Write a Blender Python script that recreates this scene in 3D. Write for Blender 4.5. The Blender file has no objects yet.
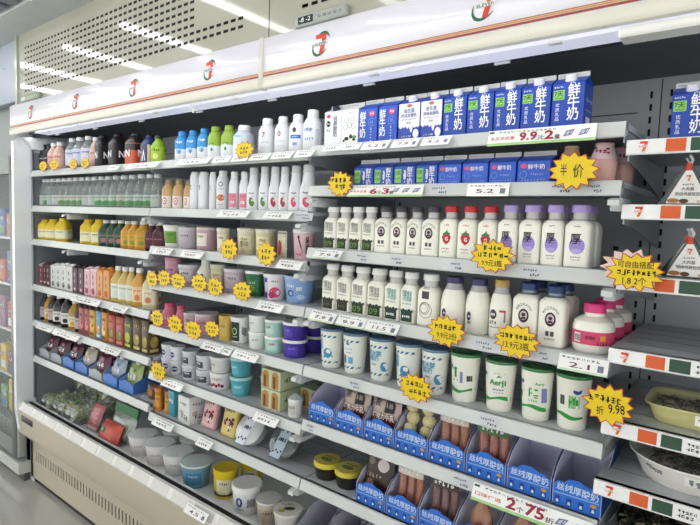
import bpy, math, random
from mathutils import Vector, Matrix

# ------------------------------------------------------------------ camera, world, lights, exposure
SC = bpy.context.scene
COL = SC.collection
random.seed(7)

YAW, PITCH, ROLL, FPX = -0.664686174, -0.07644499, 0.0349934466, 534.774559
CAM = Vector((1.2103, -1.3241, 1.64))      # measured station of the photograph

def cam_axes():
    cy, sy = math.cos(YAW), math.sin(YAW)
    fw = Vector((sy*math.cos(PITCH), cy*math.cos(PITCH), math.sin(PITCH)))
    r = Vector((cy, -sy, 0)); u = r.cross(fw)
    return (r*math.cos(ROLL)+u*math.sin(ROLL), u*math.cos(ROLL)-r*math.sin(ROLL), fw)
CR, CU, CF = cam_axes()
cd = bpy.data.cameras.new('camera'); cam = bpy.data.objects.new('camera', cd); COL.objects.link(cam)
cd.sensor_width = 36.0; cd.sensor_fit = 'HORIZONTAL'; cd.lens = 36.0*FPX/700.0; cd.clip_start = 0.02
cam.matrix_world = Matrix(((CR.x, CU.x, -CF.x, CAM.x), (CR.y, CU.y, -CF.y, CAM.y), (CR.z, CU.z, -CF.z, CAM.z), (0, 0, 0, 1)))
SC.camera = cam

w = bpy.data.worlds.new('world'); SC.world = w; w.use_nodes = True
bg = w.node_tree.nodes['Background']; bg.inputs[0].default_value = (0.97, 0.985, 0.965, 1); bg.inputs[1].default_value = 1.9
SC.view_settings.view_transform = 'Standard'; SC.view_settings.look = 'None'
SC.view_settings.exposure = 0.15; SC.view_settings.gamma = 1.0; SC.view_settings.use_curve_mapping = False
CEILING_LAMP = 11.0     # ceiling tube emission
CANOPY_W = 1.0         # watts of the case lamp tubes

def area(name, loc, sx, sy, power, rot, col=(1, 1, 1)):
    l = bpy.data.lights.new(name, 'AREA'); l.shape = 'RECTANGLE'; l.size = sx; l.size_y = sy; l.energy = power; l.color = col
    o = bpy.data.objects.new(name, l); COL.objects.link(o); o.location = loc; o.rotation_euler = rot
    return o
# the lamp tubes behind the lip of the case canopy, one per canopy section
for cx_, ln_ in ((-1.17, 2.0), (0.85, 1.95)):
    area('canopy_lamp_light', (cx_, -0.045, 2.052), ln_, 0.05, CANOPY_W, (math.radians(14), 0, 0), (0.93, 0.97, 1.0))

# ------------------------------------------------------------------ helpers
def px_x(px, y, z):
    "x of the point at depth y and height z that the photograph shows in pixel column px"
    k = (px-350.0)/FPX
    a = CR - CF*k            # a . (P-C) = 0
    return CAM.x - (a.y*(y-CAM.y) + a.z*(z-CAM.z))/a.x

def lin(h):
    h = h.lstrip('#'); o = []
    for i in (0, 2, 4):
        c = int(h[i:i+2], 16)/255.0
        o.append(c/12.92 if c <= 0.04045 else ((c+0.055)/1.055)**2.4)
    return (o[0], o[1], o[2], 1.0)

_M = {}
def mat(hexcol, rough=0.45, metal=0.0, trans=0.0, coat=0.0, emit=0.0, alpha=1.0, noise=0.0, nscale=8.0, ior=1.45, bump=0.0, crough=0.08):
    key = (hexcol, rough, metal, trans, coat, emit, alpha, noise, nscale, bump, crough, ior)
    if key in _M: return _M[key]
    m = bpy.data.materials.new('mat_'+hexcol.lstrip('#')); m.use_nodes = True
    nt = m.node_tree; b = nt.nodes['Principled BSDF']
    c = lin(hexcol)
    b.inputs['Base Color'].default_value = c
    b.inputs['Roughness'].default_value = rough; b.inputs['Metallic'].default_value = metal
    b.inputs['Transmission Weight'].default_value = trans; b.inputs['Coat Weight'].default_value = coat
    b.inputs['Coat Roughness'].default_value = crough
    b.inputs['Alpha'].default_value = alpha; b.inputs['IOR'].default_value = ior
    if emit:
        b.inputs['Emission Color'].default_value = c; b.inputs['Emission Strength'].default_value = emit
    if noise or bump:
        tc = nt.nodes.new('ShaderNodeTexCoord'); n = nt.nodes.new('ShaderNodeTexNoise')
        n.inputs['Scale'].default_value = nscale; n.inputs['Detail'].default_value = 4
        nt.links.new(tc.outputs['Object'], n.inputs['Vector'])
        if noise:
            r = nt.nodes.new('ShaderNodeValToRGB')
            r.color_ramp.elements[0].position = 0.3; r.color_ramp.elements[1].position = 0.7
            r.color_ramp.elements[0].color = tuple(max(0, v*(1-noise)) for v in c[:3])+(1,)
            r.color_ramp.elements[1].color = tuple(min(1, v*(1+noise)) for v in c[:3])+(1,)
            nt.links.new(n.outputs['Fac'], r.inputs['Fac']); nt.links.new(r.outputs['Color'], b.inputs['Base Color'])
        if bump:
            bp = nt.nodes.new('ShaderNodeBump'); bp.inputs['Strength'].default_value = bump; bp.inputs['Distance'].default_value = 0.002
            nt.links.new(n.outputs['Fac'], bp.inputs['Height']); nt.links.new(bp.outputs['Normal'], b.inputs['Normal'])
    _M[key] = m
    return m

_T = {}
def text_geo(body, bold=0.0):
    if any(ord(ch) > 0x2fff for ch in body): bold = min(bold*.35, .014)
    key = (body, bold)
    if key in _T: return _T[key]
    c = bpy.data.curves.new('lettering', 'FONT'); c.body = body; c.align_x = 'CENTER'; c.resolution_u = 2; c.offset = bold
    c.space_line = 0.86
    o = bpy.data.objects.new('lettering', c); COL.objects.link(o)
    bpy.context.view_layer.update()
    me = bpy.data.meshes.new_from_object(o.evaluated_get(bpy.context.evaluated_depsgraph_get()))
    V = [(v.co.x, v.co.y) for v in me.vertices]; Fs = [tuple(p.vertices) for p in me.polygons]
    bpy.data.objects.remove(o); bpy.data.curves.remove(c); bpy.data.meshes.remove(me)
    x0 = min(v[0] for v in V); x1 = max(v[0] for v in V); y0 = min(v[1] for v in V); y1 = max(v[1] for v in V)
    h = max(y1-y0, 1e-6)
    V = [((v[0]-(x0+x1)/2)/h, (v[1]-(y0+y1)/2)/h) for v in V]
    _T[key] = (V, Fs, (x1-x0)/h)
    return _T[key]

class MB:
    "collects shapes and links them as one mesh object"
    def __init__(s): s.v = []; s.f = []; s.m = []; s.mats = []; s.M = None
    def mi(s, m):
        if m not in s.mats: s.mats.append(m)
        return s.mats.index(m)
    def add(s, vs, fs, m):
        o = len(s.v); i = s.mi(m)
        if s.M is not None: vs = [tuple(s.M @ Vector(v)) for v in vs]
        s.v += [tuple(v) for v in vs]
        for f in fs: s.f.append(tuple(k+o for k in f)); s.m.append(i)
    def box(s, x0, y0, z0, x1, y1, z1, m):
        vs = [(x0,y0,z0),(x1,y0,z0),(x1,y1,z0),(x0,y1,z0),(x0,y0,z1),(x1,y0,z1),(x1,y1,z1),(x0,y1,z1)]
        s.add(vs, [(0,3,2,1),(4,5,6,7),(0,1,5,4),(1,2,6,5),(2,3,7,6),(3,0,4,7)], m)
    def bbox(s, x0, y0, z0, x1, y1, z1, m, r=0.003):
        "box with a bevelled rim, as a loft along z"
        cx, cy, hx, hy = (x0+x1)/2, (y0+y1)/2, (x1-x0)/2, (y1-y0)/2
        def ring(d, z):
            a, b = hx-d, hy-d
            return [(cx-a, cy-b+r, z),(cx-a+r, cy-b, z),(cx+a-r, cy-b, z),(cx+a, cy-b+r, z),(cx+a, cy+b-r, z),(cx+a-r, cy+b, z),(cx-a+r, cy+b, z),(cx-a, cy+b-r, z)]
        R = [ring(r*.7, z0), ring(0, z0+r), ring(0, z1-r), ring(r*.7, z1)]
        vs = sum(R, []); fs = [tuple(range(7, -1, -1)), tuple(range(24, 32))]
        for k in range(3):
            for i in range(8):
                j = (i+1) % 8; fs.append((k*8+i, k*8+j, k*8+8+j, k*8+8+i))
        s.add(vs, fs, m)
    def prism(s, pts, a, b, m, axis='x'):
        "polygon pts extruded from a to b along axis; pts are (y,z) for x, (x,z) for y, (x,y) for z"
        n = len(pts)
        def P(p, t): return (t, p[0], p[1]) if axis == 'x' else ((p[0], t, p[1]) if axis == 'y' else (p[0], p[1], t))
        vs = [P(p, a) for p in pts]+[P(p, b) for p in pts]
        fs = [tuple(range(n-1, -1, -1)), tuple(range(n, 2*n))]+[(i, (i+1) % n, n+(i+1) % n, n+i) for i in range(n)]
        s.add(vs, fs, m)
    def loft(s, secs, m, n=20, caps=(True, True), mats=None, c=(0, 0)):
        "superellipse sections (z, rx, ry, p); mats gives a material per gap"
        vs = []
        for (z, rx, ry, p) in secs:
            for i in range(n):
                t = 2*math.pi*(i+.5)/n; ct, st = math.cos(t), math.sin(t); e = 2.0/p
                vs.append((c[0]+rx*math.copysign(abs(ct)**e, ct), c[1]+ry*math.copysign(abs(st)**e, st), z))
        o = len(s.v)
        s.add(vs, [], m)
        for k in range(len(secs)-1):
            i_ = s.mi(mats[k] if mats else m)
            for i in range(n):
                j = (i+1) % n
                s.f.append((o+k*n+i, o+k*n+j, o+k*n+n+j, o+k*n+n+i)); s.m.append(i_)
        if caps[0]: s.f.append(tuple(o+i for i in range(n-1, -1, -1))); s.m.append(s.mi(mats[0] if mats else m))
        if caps[1]: s.f.append(tuple(o+(len(secs)-1)*n+i for i in range(n))); s.m.append(s.mi(mats[-1] if mats else m))
    def tube(s, pts, r, m, n=8, taper=None):
        vs = []; P = [Vector(p) for p in pts]; k = len(P)
        for i, p in enumerate(P):
            d = (P[min(i+1, k-1)]-P[max(i-1, 0)]).normalized()
            a = d.cross(Vector((0.13, 0.31, 0.94)))
            if a.length < 1e-3: a = d.cross(Vector((1, 0, 0)))
            a.normalize(); b = d.cross(a); rr = taper[i] if taper else r
            for j in range(n):
                t = 2*math.pi*j/n; q = p+a*math.cos(t)*rr+b*math.sin(t)*rr; vs.append(tuple(q))
        fs = []
        for i in range(k-1):
            for j in range(n): fs.append((i*n+j, i*n+(j+1) % n, i*n+n+(j+1) % n, i*n+n+j))
        fs += [tuple(range(n-1, -1, -1)), tuple(range((k-1)*n, k*n))]
        s.add(vs, fs, m)
    def ball(s, c, rx, ry, rz, m, n=12, k=8):
        vs = [(c[0], c[1], c[2]-rz)]
        for i in range(1, k):
            a = -math.pi/2+math.pi*i/k
            for j in range(n):
                t = 2*math.pi*j/n; vs.append((c[0]+rx*math.cos(a)*math.cos(t), c[1]+ry*math.cos(a)*math.sin(t), c[2]+rz*math.sin(a)))
        vs.append((c[0], c[1], c[2]+rz)); fs = []
        for j in range(n): fs.append((0, 1+(j+1) % n, 1+j))
        for i in range(k-2):
            for j in range(n): fs.append((1+i*n+j, 1+i*n+(j+1) % n, 1+(i+1)*n+(j+1) % n, 1+(i+1)*n+j))
        o = 1+(k-2)*n
        for j in range(n): fs.append((o+j, o+(j+1) % n, len(vs)-1))
        s.add(vs, fs, m)
    # ---- marks printed on a surface; sf(u, z, e) -> point, e = lift off the surface
    def patch(s, sf, u0, u1, z0, z1, m, nu=8, nz=3, e=0.0004):
        vs = [sf(u0+(u1-u0)*i/nu, z0+(z1-z0)*j/nz, e) for j in range(nz+1) for i in range(nu+1)]
        fs = [(j*(nu+1)+i, j*(nu+1)+i+1, (j+1)*(nu+1)+i+1, (j+1)*(nu+1)+i) for j in range(nz) for i in range(nu)]
        s.add(vs, fs, m)
    def mark(s, sf, pts, m, e=0.0008):
        cx = sum(p[0] for p in pts)/len(pts); cz = sum(p[1] for p in pts)/len(pts); n = len(pts)
        s.add([sf(cx, cz, e)]+[sf(p[0], p[1], e) for p in pts], [(0, 1+i, 1+(i+1) % n) for i in range(n)], m)
    def disc(s, sf, cu, cz, ru, rz, m, n=18, e=0.0008):
        s.mark(sf, [(cu+ru*math.cos(2*math.pi*i/n), cz+rz*math.sin(2*math.pi*i/n)) for i in range(n)], m, e)
    def text(s, sf, body, cu, cz, m, h=None, w=None, bold=0.0, e=0.0012, rot=0.0):
        V, Fs, asp = text_geo(body, bold)
        if h is None: h = w/asp
        sx = h if w is None else w/asp
        cr, sr = math.cos(rot), math.sin(rot)
        s.add([sf(cu+(v[0]*sx*cr-v[1]*h*sr), cz+(v[0]*sx*sr+v[1]*h*cr), e) for v in V], Fs, m)
    def strokes(s, sf, cu, cz, w, h, n, m, e=0.0012, seed=1, t=0.09):
        "print too small to read in the photograph: character-sized clusters of short bars"
        rg = random.Random(seed); cw = w/n
        for i in range(n):
            u = cu-w/2+cw*(i+.5)
            for k in range(4):
                if rg.random() < .5:
                    z = cz+h*(rg.random()-.5)*.8; l = cw*.4*(.6+.4*rg.random()); d = h*t
                    s.mark(sf, [(u-l, z-d), (u+l, z-d), (u+l, z+d), (u-l, z+d)], m, e)
                else:
                    x = u+cw*.6*(rg.random()-.5); l = h*.45*(.5+.5*rg.random()); d = h*t
                    s.mark(sf, [(x-d, cz-l), (x+d, cz-l), (x+d, cz+l), (x-d, cz+l)], m, e)
    def build(s, name, parent=None, smooth=True, sharp=38):
        me = bpy.data.meshes.new(name); me.from_pydata(s.v, [], s.f)
        for m in s.mats: me.materials.append(m)
        me.polygons.foreach_set('material_index', s.m)
        if smooth:
            me.polygons.foreach_set('use_smooth', [True]*len(me.polygons)); me.set_sharp_from_angle(angle=math.radians(sharp))
        me.update()
        o = bpy.data.objects.new(name, me); COL.objects.link(o)
        if parent is not None: o.parent = parent
        return o

def thing(name, loc=(0, 0, 0), rz=0.0):
    o = bpy.data.objects.new(name, None); COL.objects.link(o); o.location = loc; o.rotation_euler = (0, 0, rz); o.empty_display_size = .03
    return o
def tag(o, label=None, cat=None, group=None, kind=None):
    if label: o['label'] = label
    if cat: o['category'] = cat
    if group: o['group'] = group
    if kind: o['kind'] = kind
    return o
def dup(root):
    r = root.copy(); COL.objects.link(r)
    for ch in list(root.children):
        c = ch.copy(); COL.objects.link(c); c.parent = r
        for g in list(ch.children):
            d = g.copy(); COL.objects.link(d); d.parent = c
    return r
def flat(y0, ox=0, oz=0): return lambda u, z, e: (u+ox, y0-e, z+oz)
def surf(secs):
    def f(u, z, e):
        a = secs[0]; b = secs[-1]
        for i in range(len(secs)-1):
            if secs[i][0] <= z <= secs[i+1][0]: a, b = secs[i], secs[i+1]; break
        t = 0 if b[0] == a[0] else min(1, max(0, (z-a[0])/(b[0]-a[0])))
        rx, ry, p = a[1]+(b[1]-a[1])*t, a[2]+(b[2]-a[2])*t, a[3]+(b[3]-a[3])*t
        q = min(abs(u)/rx, .985)
        return (math.copysign(q*rx, u), -(ry+e)*(1-q**p)**(1/p)-e*.2, z)
    return f
ORD = ['zeroth', 'first', 'second', 'third', 'fourth', 'fifth', 'sixth', 'seventh', 'eighth', 'ninth', 'tenth', 'eleventh', 'twelfth', 'thirteenth', 'fourteenth', 'fifteenth', 'sixteenth', 'seventeenth', 'eighteenth', 'nineteenth', 'twentieth']

WHITE = mat('#f2f2ee', .4); PAPER = mat('#f7f7f4', .6); BLACK = mat('#141414', .6); INK = mat('#2a2a2c', .6); RED = mat('#c8202c', .5)
MILK = mat('#f4f3e6', .3, coat=.3); CLEAR = mat('#e6eaea', .06, alpha=.4); STEEL = mat('#8b9096', .35, metal=.7)
GREY = mat('#7f8488', .5, noise=.06, nscale=3); DARK = mat('#17181a', .7)
SEVEN_RED = mat('#d8402a', .5); SEVEN_GREEN = mat('#1f6b4a', .5); SEVEN_ORANGE = mat('#e07a2a', .5)

def seven_logo(mb, sf, cu, cz, h, green=True, e=0.0008):
    s = h
    Q = [(-.34, .5), (.36, .5), (.36, .30), (.12, -.5), (-.12, -.5), (.10, .28), (-.34, .28)]
    P = lambda L: [(cu+a*s, cz+b*s) for a, b in L]
    mb.add([sf(*p, e+.0006) for p in P([(-.34, .5), (.36, .5), (.36, .28), (-.34, .28)])], [(3, 2, 1, 0)], SEVEN_RED)
    mb.add([sf(*p, e+.0006) for p in P([(.10, .28), (.36, .28), (.13, -.5), (-.13, -.5)])], [(3, 2, 1, 0)], SEVEN_ORANGE if not green else SEVEN_RED)
    if green:
        for a0, a1 in ((0.3, 2.3), (2.9, 5.6)):
            n = 12; vs = []
            for i in range(n+1):
                t = a0+(a1-a0)*i/n; th = .085*math.sin(math.pi*i/n)+.03
                for k in (-1, 1):
                    rr = 1+k*th; x = .62*rr*math.cos(t); z = .56*rr*math.sin(t)
                    vs.append(sf(cu+(x*.92+z*.18)*s, cz+(z+x*.12)*s, e))
            mb.add(vs, [(2*i, 2*i+1, 2*i+3, 2*i+2) for i in range(n)], SEVEN_GREEN)
    mb.mark(sf, P([(-.42, -.10), (.42, -.04), (.42, .14), (-.42, .08)]), PAPER, e+.001)
    mb.text(sf, 'ELEVEn', cu, cz+.02*s, SEVEN_GREEN if green else SEVEN_RED, h=.14*s, w=.76*s, bold=.02, e=e+.0016, rot=.06)

# ------------------------------------------------------------------ the setting
def structure(name, mb, smooth=False):
    o = mb.build(name, None, smooth); o['kind'] = 'structure'; return o
XL, XR = -2.20, 1.90                     # inner faces of the case's end panels
YB = 0.50                                # back panel of the case
mfl = mat('#b9b9b1', .12, coat=.6, noise=.05, nscale=2.0)
b = MB(); b.box(-6, -9, -.05, 5, 1.2, 0, mfl)
jm = mat('#a9a9a1', .3)
for i in range(-8, 7): b.box(i*.8-.0008, -9, 0, i*.8+.0008, 1.2, .0004, jm)
structure('floor', b)
mce = mat('#c3c8c8', .5, noise=.03)
b = MB(); b.box(-6, -.24, 2.60, 5, 1.2, 2.66, mce); b.box(-6, -.26, 2.60, 5, -.24, 2.86, mce)
structure('trim_1', b)
b = MB(); b.box(-6, -10, 2.86, 5, 1.2, 2.92, mat('#23272c', .7)); structure('ceiling', b)
b = MB(); b.box(-6, 1.14, 0, 5, 1.2, 2.60, mat('#9a9d98', .6)); structure('wall_back', b)
# open slatted ceiling over the aisle: each slat a thing
sl = None
SLM = mat('#747a84', .5)
for i in range(18):
    x = -3.2+i*.14
    if sl is None:
        b = MB(); b.bbox(-.04, -1.6, 0, .04, .69, .05, SLM, .004); sl = o = b.build('ceiling_slat')
    else:
        o = sl.copy(); COL.objects.link(o)
    o.location = (x, -.97, 2.606)
    tag(o, 'grey slat of the open slatted ceiling at the top left', 'ceiling slat', 'slats of the open ceiling')
# tube lamps under the ceiling; the near row follows its reflected streaks on the case
LM = mat('#ffffff', .4, emit=CEILING_LAMP)
lampbox = mat('#e8e8e6', .4)
proto = None
for k, (x, yl_) in enumerate([(x, y) for y in (-1.765, -5.0, -8.2) for x in (-3.36, -2.71, -2.06, -1.43, -.79, -.15, .49, 1.13)]):  # the two farther rows are unseen, added to light the lower shelves
    if proto is None:
        r = thing('ceiling_light'); h = MB(); h.bbox(-.05, -1.5, 0, .05, 1.5, .04, lampbox, .006); h.build('housing', r)
        t = MB(); t.tube([(0, -1.47, -.016), (0, 1.47, -.016)], .013, LM, 10); t.build('tube', r); proto = r
        for yy in (-1.0, 1.0):
            wr = MB(); wr.tube([(0, yy, .038), (0, yy, .266)], .004, STEEL, 6); wr.build('hanger_rod', r)
    else: r = dup(proto)
    r.location = (x, yl_, 2.595)
    tag(r, 'long white tube light running across the aisle ceiling', 'ceiling light', 'tube lights over the aisle')

# wall panel of pierced sheet metal above the case
PM = mat('#a5a494', .45, metal=.0, coat=.7, noise=.04, nscale=1.3, crough=.02)
PY, ZP0, ZP1 = -.09, 2.226, 2.60
def pierced(mb, x0, x1, z0, z1, holes, m):
    "sheet from x0..x1, z0..z1 with real holes: holes = list of rows (zc, hh, [(xa, xb), ...])"
    z = z0
    for zc, hh, xs in sorted(holes):
        mb.add([(x0, PY, z), (x1, PY, z), (x1, PY, zc-hh), (x0, PY, zc-hh)], [(0, 1, 2, 3)], m)
        x = x0
        for xa, xb in xs+[(x1, x1)]:
            mb.add([(x, PY, zc-hh), (xa, PY, zc-hh), (xa, PY, zc+hh), (x, PY, zc+hh)], [(0, 1, 2, 3)], m); x = xb
        z = zc+hh
    mb.add([(x0, PY, z), (x1, PY, z), (x1, PY, z1), (x0, PY, z1)], [(0, 1, 2, 3)], m)
vp = thing('vent_panel', (0, 0, 0))
tag(vp, 'beige metal vent panel with rows of slots above the case', 'vent panel')
def slots(a, b_, pitch, wd): 
    o = []; x = a
    while x < b_: o.append((x, x+wd)); x += pitch
    return o
rows = []
for k in range(9):
    zc = 2.290+k*.0285
    xs = slots(-2.055, -1.55, .036, .020)
    xs += slots(-1.505, -.52 if k > 1 else -.27, .0395, .026)
    rows.append((zc, .0052, xs))
p = MB(); pierced(p, -2.14, -.128, ZP0, ZP1, rows, PM); p.build('pierced_sheet', vp, False)
p = MB(); pierced(p, -.124, 2.0, ZP0, ZP1, [(2.296+k*.0285, .0052, slots(.02, .40, .0395, .026)+slots(.62, 1.9, .0395, .026)) for k in range(9)], PM); p.build('pierced_sheet', vp, False)
p = MB(); p.box(-2.14, -.045, ZP0, 2.0, -.04, ZP1, mat('#1b1c1c', .8)); p.box(-2.14, PY+.001, ZP0, 2.0, -.046, ZP0+.002, PM); p.build('backing', vp, False)
p = MB(); p.box(-2.17, -.10, ZP0, -2.142, -.04, ZP1, mat('#aeb4a4', .3, metal=.2)); p.build('edge_strip', vp, False)
p = MB(); p.box(.085, PY-.002, 2.262, .165, PY-.0002, 2.268, mat('#7a2e24', .5)); p.build('red_mark', vp, False)

ctl = thing('temperature_controller', (.112, PY, 2.2265)); tag(ctl, 'grey temperature controller with small display above the header', 'temperature controller')
p = MB(); p.bbox(-.10, -.022, 0, .10, 0, .032, mat('#a9b0aa', .4), .003); p.build('case', ctl)
p = MB(); p.box(-.085, -.0235, .006, -.025, -.021, .027, mat('#20282a', .25)); p.build('display', ctl)
p = MB(); sf = flat(-.0236); p.text(sf, '-8 -2', -.055, .0165, mat('#cfd8d4', .5, emit=.5), h=.013, w=.045); p.build('digits', ctl)
p = MB()
for i in range(5): p.box(-.005+i*.02, -.0245, .012, .005+i*.02, -.0215, .020, mat('#87908a', .5))
p.build('buttons', ctl)
ctl = thing('thermostat_box', (-1.955, PY, 2.2265)); tag(ctl, 'small grey-green box above the far left end of the header', 'thermostat')
p = MB(); p.bbox(-.115, -.02, 0, .115, 0, .03, mat('#8f9a88', .4), .003); p.build('case', ctl)
p = MB(); p.box(-.1, -.0215, .006, -.05, -.019, .024, mat('#cfd2cc', .4)); p.build('display', ctl)

# ------------------------------------------------------------------ the refrigerated case
CASE = thing('refrigerated_display_case', (0, 0, 0)); tag(CASE, 'long open refrigerated display case with white lit header and grey shelves', 'display case')
CM = mat('#c0c4c8', .45, metal=.05, noise=.05, nscale=2.0)
SHM = mat('#c4c8cb', .4, metal=.05); RAILM = mat('#cccfcc', .35, coat=.3); ENDW = mat('#e2e5e8', .18, coat=.8)
p = MB()
p.box(XL, YB, .40, XR, YB+.03, 2.14, CM)
for x in (-.95, 0, .925):
    for dx in (-.026, .026):
        for k in range(42):
            z = .52+k*.037; p.box(x+dx-.0035, YB-.001, z, x+dx+.0035, YB+.001, z+.020, DARK)
    p.box(x-.0015, YB-.0012, .5, x+.0015, YB+.001, 2.09, mat('#3c4044', .6))
for x0, x1 in ((XL, -.95), (-.95, 0), (0, .925), (.925, XR)):
    p.box(x0+.06, YB-.0012, 1.996, x1-.06, YB, 1.999, mat('#3a3d41', .6))
    for zz in (1.16, 1.58, 1.93): p.box(x1-.10, YB-.004, zz, x1-.085, YB, zz+.012, mat('#303437', .6))
p.build('back_panel', CASE, False)
p = MB(); p.prism([(-.02, 2.075), (YB+.03, 2.095), (YB+.03, 2.14), (-.02, 2.14)], XL-.03, XR+.03, mat('#5c6168', .5, noise=.05), 'x')
p.box(XL, .0, 2.060, XR, .022, 2.082, mat('#34383d', .5)); 
for k in range(9): p.box(-1.9+k*.42, -.001, 2.052, -1.86+k*.42, .006, 2.062, SHM)
p.build('canopy_ceiling', CASE, False)
# end panels
for nm, x0, x1 in (('end_panel', XL-.035, XL), ('end_panel', XR, XR+.035)):
    p = MB(); p.prism([(-.10, .46), (-.10, 2.03), (-.04, 2.10), (YB+.03, 2.10), (YB+.03, .0), (-.016, .0), (-.016, .30), (-.085, .34)], x0, x1, ENDW, 'x'); p.build(nm, CASE, False)
p = MB(); p.box(XL, .004, .46, XL+.004, YB, 1.975, mat('#7c8085', .5)); p.box(XL, .004, 1.975, XL+.005, YB, 2.075, mat('#e3e6e8', .3)); p.build('liner', CASE, False)
p = MB(); p.bbox(XL, -.012, .52, XL+.012, .004, 2.04, STEEL, .003); p.build('corner_strip', CASE)
p = MB(); p.prism([(-.012, 1.99), (-.06, 2.054), (.34, 2.066), (.40, 2.02), (.20, 1.985)], XL+.001, XL+.05, mat('#d6d9da', .3), 'x'); p.build('corner_gusset', CASE)
# lit header
HM = mat('#e2e0e9', .3, coat=.7, emit=.07, crough=.02); LIP = mat('#e9e5d6', .35)
for hx0, hx1, logos in ((-2.235, -.147, (-1.945, -1.434, -.92, -.413)), (-.137, 1.935, (.117, .636, 1.15, 1.66))):
    p = MB(); p.bbox(hx0, -.105, 2.096, hx1, 0, 2.225, HM, .004); hp = p.build('header_panel', CASE)
    p = MB(); sf = flat(-.105)
    for zz, hh, c_ in ((2.1035, .0028, '#9a4a40'), (2.1095, .0018, '#d99a50'), (2.1135, .0012, '#b8763f')):
        p.box(hx0+.004, -.1056, zz-hh, hx1-.004, -.1049, zz+hh, mat(c_, .5))
    p.build('stripes', hp)
    for lx in logos:
        p = MB(); seven_logo(p, flat(-.1052), lx, 2.163, .056); p.build('logo', hp, False)
    p = MB(); p.bbox(hx0, -.108, 2.064, hx1, -.085, 2.098, LIP, .003); p.build('header_lip', hp)
    p = MB(); p.box(hx0+.28 if hx0 < -1 else hx0, -.084, 2.056, hx1, -.012, 2.066, mat('#d9dcec', .35, emit=.45)); p.build('canopy_lamp', hp, False)
    p = MB()
    for k in range(4): p.bbox(hx0+.42+k*.5, -.088, 2.052, hx0+.45+k*.5, -.07, 2.058, mat('#f0f0ee', .4), .001)
    p.build('lamp_clip', hp)
p = MB(); p.bbox(-.152, -.111, 2.062, -.132, -.06, 2.226, mat('#dcd9d0', .35), .003); p.build('header_joint', CASE)
p = MB(); p.bbox(.93, -.10, 2.036, 1.86, -.045, 2.057, mat('#f1f0ea', .4), .004); p.build('tube_cover', CASE)
def hook(x):
    p = MB(); t = mat('#f4f4f2', .4)
    p.tube([(x-.012, -.1, 2.062), (x-.02, -.104, 2.048), (x-.008, -.106, 2.038), (x+.008, -.106, 2.038), (x+.02, -.104, 2.048), (x+.012, -.1, 2.062)], .003, t, 6)
    p.tube([(x, -.106, 2.04), (x, -.104, 2.022)], .004, t, 6); p.build('hook', CASE)
hook(-.51)
p = MB(); p.tube([(.36, -.1, 2.058), (.37, -.105, 2.048), (.42, -.105, 2.047), (.44, -.1, 2.054)], .004, mat('#f4f4f2', .4), 6); p.build('hook', CASE)
p = MB(); p.tube([(-1.50, -.1, 2.058), (-1.49, -.105, 2.05), (-1.45, -.105, 2.047), (-1.43, -.1, 2.054)], .004, mat('#f4f4f2', .4), 6); p.build('hook', CASE)
# base
BEIGE = mat('#c3baa4', .35, noise=.03, nscale=1.5)
p = MB(); p.prism([(-.085, .335), (-.085, .463), (-.06, .47), (0, .47), (0, .31), (-.07, .31)], XL-.03, XR+.03, BEIGE, 'x'); p.build('fascia', CASE)
p = MB()   # kick panel with real slots
m_ = mat('#bdb5a1', .4, noise=.03, nscale=1.5); y_ = -.016
xs = slots(-2.16, 1.86, .033, .012)
for z0, z1 in ((.03, .142), (.203, .312)): p.box(XL-.03, y_, z0, XR+.03, y_+.004, z1, m_)
x = XL-.03
for xa, xb in xs+[(XR+.03, XR+.03)]: p.box(x, y_, .142, xa, y_+.004, .203, m_); x = xb
p.box(XL, .03, .03, XR, .034, .31, mat('#151515', .8)); p.box(XL-.03, -.006, .0, XR+.03, .02, .03, mat('#2a2825', .6))
p.build('kick_panel', CASE, False)
p = MB(); p.prism([(-.092, .466), (-.094, .474), (-.074, .512), (-.058, .512), (-.058, .466)], XL-.03, XR+.03, mat('#e4e3dc', .3, coat=.3), 'x')
for k in range(27):
    x = -2.15+k*.15; p.prism([(-.0945, .476), (-.0755, .510), (-.0762, .5105), (-.0955, .476)], x, x+.12, mat('#cfcdc4', .25, coat=.5), 'x')
p.build('bumper', CASE, False)
p = MB(); p.box(XL, -.058, .470, XR, -.018, .496, mat('#3a3b3a', .5))
for k in range(4): p.box(XL, -.054+k*.009, .496, XR, -.050+k*.009, .499, mat('#191a1a', .6))
p.build('air_grille', CASE, False)
p = MB(); TRM = mat('#e0e2e2', .35)
p.box(XL, -.018, .43, XR, -.008, .500, TRM); p.box(XL, -.018, .43, XR, YB, .45, TRM); p.build('bottom_tray', CASE, False)
p = MB(); p.bbox(-2.17, -.0875, .405, -2.02, -.0848, .440, mat('#2b2c2c', .4), .0008)
p.build('name_plate', CASE)
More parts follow.
